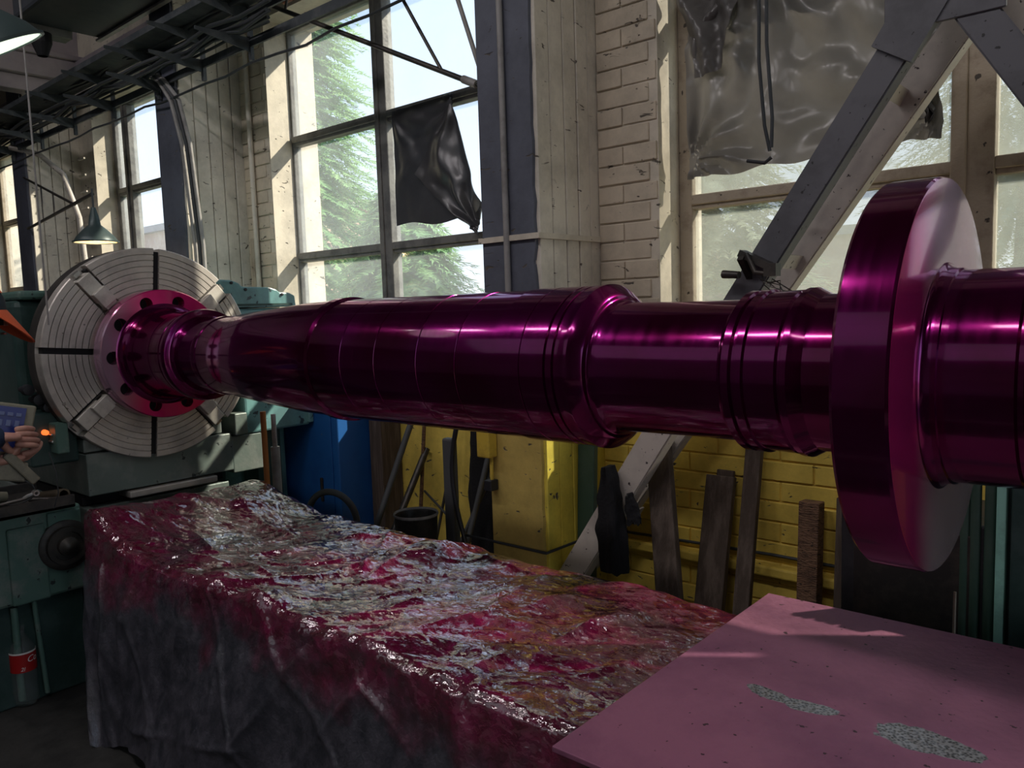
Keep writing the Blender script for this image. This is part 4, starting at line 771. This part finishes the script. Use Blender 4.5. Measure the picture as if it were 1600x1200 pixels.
def bottle(c, label, s=1.0, text=True):
    t = thing('drink_bottle', label, 'bottle', c); x, y, z = c
    prof = [(0, 0), (0.004, .035), (.02, .046), (.06, .048), (.09, .045), (.10, .048), (.215, .048), (.25, .042), (.285, .020), (.30, .0135), (.325, .0135), (.325, .0)]
    MB().lathe([(a * s, b_ * s) for a, b_ in prof], c, 'Z', 32).build('bottle_body', M['glassb'], t, smooth=60)
    MB().lathe([(.308 * s, .0155 * s), (.33 * s, .0155 * s), (.332 * s, .013 * s), (.332 * s, 0)], c, 'Z', 20).build('cap', M['glassb'] if text else M['white'], t, smooth=40)
    if not text: return t
    lb = MB().lathe([(.15, .0487), (.225, .0487), (.225, .0482), (.15, .0482)], c, 'Z', 32, close=True).build('label', M['redlabel'], t, smooth=60)
    MB().lathe([(.2255, .0489), (.232, .0489), (.232, .0484), (.2255, .0484)], c, 'Z', 32, close=True).build('label_stripe', M['white'], lb, smooth=60)
    def txt(body, size, ang, zz):
        cu = bpy.data.curves.new('lettering', 'FONT'); cu.body = body; cu.size = size; cu.extrude = .0002; cu.shear = .3; to = bpy.data.objects.new('lettering', cu); C.objects.link(to)
        dg = bpy.context.evaluated_depsgraph_get(); me = bpy.data.meshes.new_from_object(to.evaluated_get(dg)); bpy.data.objects.remove(to, do_unlink=True)
        for v_ in me.vertices:
            a = ang + v_.co.x / .049; rr_ = .0491 + v_.co.z; v_.co = Vector((rr_ * math.cos(a), rr_ * math.sin(a), zz + v_.co.y))
        me.materials.append(M['white']); o = bpy.data.objects.new('lettering', me); C.objects.link(o); place(o, (x, y, z), lb)
    fa = math.atan2(-y, -x)
    txt('Co', .036, fa + .25, .190); txt('2l', .022, fa - .25, .157)
    return t
bottle((-3.60, 1.02, 0), 'clear drink bottle with red label on the floor', 1.0)
bottle((-3.80, .94, 0), 'pale bottle cut by the left edge beside the red-labelled one', .95, False)
bottle_ = bpy.data.objects['bottle_body.001']; bottle_.data = bottle_.data.copy(); bottle_.data.materials[0] = M['white']

# ------------------------------------------------------------------ behind the machine
bc_ = thing('blue_cabinet', 'tall dark blue steel cabinet behind the lathe', 'cabinet', (-3.8, 2.67, 0))
MB().box(-4.25, -3.41, 2.50, 2.83, .0, 1.22).build('body', M['blue'], bc_, bevel=.006); MB().box(-4.20, -3.46, 2.492, 2.499, .05, 1.19).build('door', M['blue'], bc_, bevel=.002)
MB().box(-3.56, -3.545, 2.478, 2.491, .55, .68).build('door_handle', M['darksteel'], bc_, bevel=.003)
tag(MB().box(-3.40, -3.30, 2.70, 2.84, 0, 1.25).build('dark_post', M['wood'], None, bevel=.005), 'dark timber post against the right side of the blue cabinet', 'post')
tag(MB().tube([(-3.40, 2.065, 0), (-3.40, 2.065, 1.1)], .014).build('orange_pipe', mat('rust_orange_pipe', (.45, .17, .04), .5), None, smooth=60), 'orange-brown pipe beside the base castings', 'pipe')
tag(MB().tube([(-3.40, 2.12, 0), (-3.40, 2.12, .92)], .022).tube([(-3.40, 2.12, .92), (-3.40, 2.12, 1.08)], .012).build('grey_pipe', M['conduit'], None, smooth=60), 'grey pipe standing next to the orange pipe', 'pipe')
def lean(name, a, b_, r_, m, label, cat='pipe', n_=10): return tag(MB().tube([a, b_], r_, n_).build(name, m, None, smooth=60), label, cat)
lean('steel_bar', (-3.10, 2.22, .0), (-3.05, 2.82, 1.22), .016, M['tyre'], 'grey bar leaning to the wall, longest left of the bin')
lean('steel_bar', (-3.02, 2.22, .0), (-3.075, 2.82, .83), .018, M['darksteel'], 'short dark bar leaning to the wall behind the bin')
lean('broom_stick', (-3.09, 2.72, .05), (-3.07, 2.82, 1.1), .010, M['postwood'], 'thin brown stick standing upright behind the bin', 'stick')
lean('steel_rod', (-2.83, 2.50, .02), (-2.78, 2.82, 1.15), .007, M['darksteel'], 'thin rod leaning left of the black coat', 'rod')
lean('steel_bar', (-2.57, 2.40, .02), (-2.52, 2.80, 1.10), .013, M['tyre'], 'slightly bent grey bar in front of the black coat')
lean('steel_bar', (-2.66, 2.60, .4), (-2.42, 2.80, 1.05), .010, M['tyre'], 'thin bar leaning right across the black coat')
tag(MB().tube([(-3.30 + .16 * math.cos(a), 2.36 + .03 * math.cos(a), .52 + .14 * math.sin(a)) for a in (2 * PI * k / 36 for k in range(37))], .017, 10).build('hose_loop', M['tyre'], None, smooth=60), 'grey hose ring standing before the blue cabinet', 'hose')
tag(MB().box(-3.5, -3.1, 2.3, 2.42, 0, .365).build('crate', M['wood'], None, bevel=.004), 'dark crate under the hose ring', 'crate')
bn = thing('metal_bin', 'round grey metal bin beside the film edge', 'bin', (-2.575, 2.28, 0))
MB().lathe([(0, 0), (0, .078), (.66, .094), (.668, .098), (.672, .094), (.66, .088), (.02, .074), (.02, 0)], (-2.575, 2.28, 0), 'Z', 36).build('bin_body', M['darksteel'], bn, smooth=40); MB().lathe([(.664, .096), (.672, .100), (.680, .096), (.672, .091)], (-2.575, 2.28, 0), 'Z', 36, close=True).build('rim', M['conduit'], bn, smooth=60)
def hang(name, c, w_, h_, d_, m, label, cat, seed, tap=.5, skew=0.):
    V = []; F = []; n_ = 28; q = 26
    for i in range(q + 1):
        t_ = i / q; wv = w_ * (tap + (1 - tap) * math.sin(min(1, t_ * 1.5) * PI / 2)) * (1 if t_ < .8 else 1 - (t_ - .8) * .8)
        for k in range(n_):
            a = 2 * PI * k / n_; f = 1 + .22 * math.sin(a * 4 + seed + t_ * 3) + .25 * fbm(math.cos(a) * 2 + seed, t_ * 4)
            V.append((c[0] + wv * math.cos(a) * f + skew * t_, c[1] + d_ * math.sin(a) * f, c[2] - h_ * t_ + .03 * fbm(math.cos(a) * 3, seed) * (t_ > .9)))
    for i in range(q):
        for k in range(n_): F.append((i * n_ + k, i * n_ + (k + 1) % n_, (i + 1) * n_ + (k + 1) % n_, (i + 1) * n_ + k))
    F += [tuple(range(n_)), tuple(range((q + 1) * n_ - 1, q * n_ - 1, -1))]
    return tag(MB().poly(V, F).build(name, m, None, smooth=60), label, cat)
hang('black_coat', (-2.62, 2.775, 1.16), .105, .95, .045, M['cloth'], 'long black coat hanging on the pale wall left of the column', 'coat', 1., .25)
hang('black_cloth', (-1.665, 2.44, .955), .055, .40, .035, M['cloth'], 'black rag hanging over the foot of the A-frame', 'cloth', 4., .2, .02)
hang('black_cloth', (-1.58, 2.45, .86), .03, .11, .02, M['cloth'], 'small black rag end right of the hanging rag', 'cloth', 7., .2, .02)
tag(MB().tube([(-2.39 - .05 * math.sin(k / 24 * PI * 1.2), 2.38, 1.10 - .6 * k / 24) for k in range(25)] + [(-2.43, 2.37, .50), (-2.47, 2.36, .485), (-2.50, 2.36, .52)], .010, 8).build('black_hose', M['blackrub'], None, smooth=60), 'black hose curling down in front of the column foot', 'hose')
tag(MB().box(-2.50, -2.44, 2.38, 2.42, .46, 1.0).lathe([(0, .03), (.05, .03), (.05, 0), (0, 0)], (-2.47, 2.39, .46), 'Z', 16).build('grinder_body', M['tyre'], None, bevel=.01), 'dark tool hanging beside the black hose', 'tool')
tag(MB().beam((-1.908, 2.60, 0), (-1.908, 2.665, 1.25), .082, .03, up=(0, 1, 0)).build('green_board', M['greenpole'], None, bevel=.004), 'dark green board leaning beside the bright yellow column side', 'board')
def plank(name, x, w_, z1, yb, yt, th, m, label, xo=0.0, bev=.004):
    return tag(MB().beam((x, yb, 0), (x + xo, yt, z1), w_, th, up=(0, -1, 0)).build(name, m, None, bevel=bev), label, 'plank')
plank('old_plank', -1.33, .10, 1.04, 2.36, 2.66, .035, M['postwood'] if False else M['wood'], 'broad dark plank leaning right beside the A-frame foot', -.25)
plank('old_plank', -1.385, .115, .885, 2.60, 2.80, .03, M['wood'], 'short wide dark plank leaning on the yellow wall')
plank('old_plank', -1.375, .07, .905, 2.66, 2.82, .02, M['wood'], 'dark plank behind the short wide one, slightly taller', .0)
plank('old_plank', -1.24, .062, 1.12, 2.58, 2.80, .03, M['wood'], 'narrow tall plank leaning on the yellow wall')
plank('timber_post', -1.025, .072, .84, 2.72, 2.77, .06, M['postwood'], 'rough brown squared timber standing at the yellow wall')
plank('old_plank', -.925, .04, .86, 2.74, 2.80, .03, M['wood'], 'thin dark plank beside the rough brown timber')
# dark cabinet and green machine behind the plate
dk = thing('dark_cabinet', 'low dark sheet-metal cabinet behind the steel plate', 'cabinet', (-.65, 2.55, 0)); MB().box(-.80, -.42, 2.40, 2.72, 0, .93).build('body', mat('dark_sheet_metal', (.02, .021, .025), .5, col2=(.045, .045, .05), nscale=5), dk, bevel=.006); MB().box(-.76, -.45, 2.39, 2.399, .1, .90).build('door', M['darksteel'], dk, bevel=.002)
gm = thing('green_machine', 'dark green ribbed machine at the right edge behind the plate', 'machine', (-.2, 2.5, 0))
MB().box(-.415, .05, 2.42, 2.75, 0, 1.12).build('casing', M['darkgreen'], gm, bevel=.01)
for x in (-.47, -.445, -.41): MB().tube([(x, 2.40, 0), (x, 2.40, 1.12)], .014, 10).build('pipe', M['greenpole'], gm, smooth=60)
MB().box(-.395, -.372, 2.385, 2.42, 0, 1.12).build('mint_edge', M['mint'], gm, bevel=.003)
MB().box(-.36, -.30, 2.38, 2.42, 0, 1.12).build('rib', M['darkgreen'], gm, bevel=.004)
tag(MB().tube([(-.455, 2.20, .0), (-.452, 2.21, .80)], [.006, .004], 6).build('wooden_stick', M['frame'], None), 'thin pale stick standing behind the plate', 'stick')

# ------------------------------------------------------------------ person at the left edge
def skin_mesh(name, joints, edges, radii, m, parent, sub=2, root=0):
    me = bpy.data.meshes.new(name); me.from_pydata([tuple(j) for j in joints], edges, []); o = bpy.data.objects.new(name, me); C.objects.link(o)
    o.modifiers.new('s', 'SKIN').use_smooth_shade = True
    sv = me.skin_vertices[0].data
    for i, r_ in enumerate(radii): sv[i].radius = (r_, r_) if not isinstance(r_, tuple) else r_; sv[i].use_root = (i == root)
    md = o.modifiers.new('u', 'SUBSURF'); md.levels = sub; md.render_levels = sub
    dg = bpy.context.evaluated_depsgraph_get(); bpy.context.view_layer.update(); dg.update(); me2 = bpy.data.meshes.new_from_object(o.evaluated_get(dg)); bpy.data.objects.remove(o, do_unlink=True)
    return me2
def joinmesh(name, meshes, m, parent):
    b = bmesh.new()
    for me in meshes: b.from_mesh(me)
    for f in b.faces: f.smooth = True
    mb = MB(); mb.b.free(); mb.b = b; o = mb.build(name, m, parent); o.data.polygons.foreach_set('use_smooth', [True] * len(o.data.polygons)); return o
pe = thing('person', 'person in navy workwear and orange-brimmed cap at left edge, holding a control panel', 'person', (-3.72, .62, 0))
HX, HY, HZ = -3.42, .925, 1.575      # head centre
def V3(*a): return Vector(a)
bodyj = [V3(-3.66, .58, .95), V3(-3.62, .63, 1.12), V3(-3.56, .70, 1.30), V3(-3.50, .76, 1.40), V3(-3.45, .81, 1.48), V3(HX, HY, 1.56), V3(HX + .01, HY + .01, 1.66)]
br = [.10, .11, .12, .09, .055, (.075, .085), (.06, .07)]
body = skin_mesh('b', bodyj, [(i, i + 1) for i in range(6)], br, None, None)
def hand(wrist, fwd, palmn, side, curl, flip=1):   # five separate fingers on a palm
    fwd = fwd.normalized(); n_ = (palmn - fwd * palmn.dot(fwd)).normalized(); s_ = fwd.cross(n_) * flip; ms = []
    pal = [wrist - fwd * .03, wrist, wrist + fwd * .04, wrist + fwd * .08]
    ms.append(skin_mesh('p', pal, [(0, 1), (1, 2), (2, 3)], [(.026, .022), (.030, .021), (.043, .018), (.040, .015)], None, None))
    for k, (off, ln) in enumerate(((-.030, .060), (-.010, .070), (.011, .066), (.031, .052))):
        p0 = wrist + fwd * .055 + s_ * off * .8; p1 = wrist + fwd * .09 + s_ * off; pts = [p0, p1]; a = curl * .35; d = fwd
        for q in range(3):
            a_ = curl * (.35 + .45 * q) + .06 * k; d = fwd * math.cos(a_) + n_ * math.sin(a_); pts.append(pts[-1] + d * ln * (.42, .32, .26)[q])
        ms.append(skin_mesh('f', pts, [(i, i + 1) for i in range(4)], [.0125, .012, .011, .010, .0085], None, None))
    th = [wrist + fwd * .015 - s_ * .015, wrist + fwd * .035 - s_ * .04 + n_ * .012, wrist + fwd * .06 - s_ * .052 + n_ * .03, wrist + fwd * .082 - s_ * .048 + n_ * .042]
    ms.append(skin_mesh('t', th, [(0, 1), (1, 2), (2, 3)], [.016, .014, .012, .010], None, None)); return ms
w1, w2 = V3(-3.18, .885, 1.165), V3(-3.22, .905, 1.075)
meshes = [body] + hand(w1, V3(.02, 1, -.12), V3(-1, .1, -.25), 1, .75) + hand(w2, V3(-.05, 1, .05), V3(-.5, -.1, 1), 1, 1.0, -1)
ov = joinmesh('body', meshes, M['skin'], pe)
fc = MB()
for s_ in (-1, 1):
    fc.lathe([(-.009, 0), (-.006, .007), (0, .009), (.006, .007), (.009, 0)], (HX + s_ * .03, HY + .085, 1.585), 'X', 12)
fc.build('eyes', M['white'], pe, smooth=60)
MB().poly([(HX - .012, HY + .08, 1.555), (HX + .012, HY + .08, 1.555), (HX, HY + .105, 1.552), (HX, HY + .082, 1.59)], [(0, 1, 2), (0, 2, 3), (1, 3, 2), (0, 3, 1)]).build('nose', M['skin'], pe, bevel=.003)
MB().box(HX - .022, HX + .022, HY + .078, HY + .088, 1.520, 1.528).build('mouth', mat('lips', (.35, .12, .1), .5), pe, bevel=.002)
for s_ in (-1, 1): MB().lathe([(-.006, .0), (-.006, .022), (.006, .026), (.006, 0)], (HX + s_ * .085, HY, 1.575), 'X', 14).build('ear', M['skin'], pe, smooth=60)
MB().lathe([(-.045, .092), (0, .096), (.04, .086), (.06, .06), (.068, 0)], (HX, HY - .01, 1.60), 'Z', 28).build('hair', mat('dark_hair', (.02, .015, .012), .7), pe, smooth=60)
cap = MB().lathe([(-.005, .101), (.04, .099), (.075, .082), (.10, .045), (.108, 0)], (HX, HY - .005, 1.612), 'Z', 32).build('cap_crown', M['capdark'], pe, smooth=60)
MB().lathe([(.062, .093), (.082, .0815), (.104, .045), (.112, 0)], (HX, HY - .005, 1.613), 'Z', 32).build('cap_top_panel', M['orange'], cap, smooth=60)
vb = []; fb_ = []
for i in range(13):
    a = -PI / 2 * .92 + PI * .92 * i / 12; vb += [(HX + .098 * math.sin(a), HY + .098 * math.cos(a), 1.612), (HX + .095 * math.sin(a), HY + .07 + .115 * math.cos(a), 1.575 - .095 * math.cos(a) + .006 * math.cos(a * 2))]
for i in range(12): fb_.append((2 * i, 2 * i + 1, 2 * i + 3, 2 * i + 2))
mbm = MB().poly(vb, fb_); bmesh.ops.recalc_face_normals(mbm.b, faces=mbm.b.faces); bmesh.ops.solidify(mbm.b, geom=mbm.b.faces[:], thickness=.005); mbm.build('cap_brim', M['orange'], cap, smooth=60)
jk = skin_mesh('j', [V3(-3.66, .58, .93), V3(-3.62, .63, 1.12), V3(-3.555, .70, 1.30), V3(-3.50, .75, 1.385), V3(-3.47, .785, 1.43)] +
    [V3(-3.35, .74, 1.36), V3(-3.22, .70, 1.17), V3(-3.18, .81, 1.16), V3(-3.18, .915, 1.165), V3(-3.68, .72, 1.36), V3(-3.62, .72, 1.10), V3(-3.38, .84, 1.06), V3(-3.24, .93, 1.06)],
    [(0, 1), (1, 2), (2, 3), (3, 4), (3, 5), (5, 6), (6, 7), (7, 8), (3, 9), (9, 10), (10, 11), (11, 12)], [.13, .14, .15, .11, .07, .075, .058, .048, .043, .075, .058, .048, .042], None, None)
joinmesh('jacket', [jk], M['navy'], pe)
tr_ = skin_mesh('t', [V3(-3.67, .57, 1.0), V3(-3.67, .56, .90), V3(-3.59, .57, .82), V3(-3.58, .60, .48), V3(-3.58, .56, .10), V3(-3.76, .55, .82), V3(-3.78, .58, .48), V3(-3.80, .52, .10)], [(0, 1), (1, 2), (2, 3), (3, 4), (1, 5), (5, 6), (6, 7)], [.13, .13, .09, .065, .055, .09, .065, .055], None, None)
joinmesh('trousers', [tr_], M['navy'], pe)
for x, y in ((-3.58, .56), (-3.80, .52)): MB().box(x - .045, x + .045, y - .08, y + .18, 0, .10).build('boot', M['blackrub'], pe, bevel=.025)
cpn = thing('control_panel', 'beige handheld control panel with blue face held by the person', 'control panel', (-3.2, .93, 1.02))
rm = Matrix.Rotation(R(-14), 3, 'X') @ Matrix.Rotation(R(-6), 3, 'Z'); cc = V3(-3.25, .90, 1.185)
def pbox(a, b_, c, d, e_, f_): return MB().box(cc.x + a, cc.x + b_, cc.y + c, cc.y + d, cc.z + e_, cc.z + f_, rot=rm, piv=cc)
pbox(-.05, .0, -.14, .12, -.09, .10).build('case', M['panel'], cpn, bevel=.006); pbox(.0005, .004, -.13, .088, -.075, .088).build('face', M['screen'], cpn)
for k in range(7): pbox(.0045, .009, -.105 + .027 * k, -.087 + .027 * k, .055, .068).build('key', M['key'], cpn, bevel=.001)
for k in range(7): pbox(.0045, .008, -.105 + .027 * k, -.090 + .027 * k, .018, .040).build('key', M['key'], cpn, bevel=.001)
MB().beam((-3.20, .915, 1.10), (-3.19, 1.0, .985), .03, .035).build('handle', M['panel'], cpn, bevel=.006); MB().box(-3.26, -3.20, .86, .98, 1.00, 1.07, rot=rm).build('battery_box', M['panel'], cpn, bevel=.006)
tag(MB().tube([(-3.22, 1.06, 1.08), (-3.21, 1.075, 1.0), (-3.22, 1.08, .92), (-3.25, 1.07, .86)], .0025, 6).build('lead', M['cable'], None), 'thin lead dangling from the hands to the tray', 'wire')
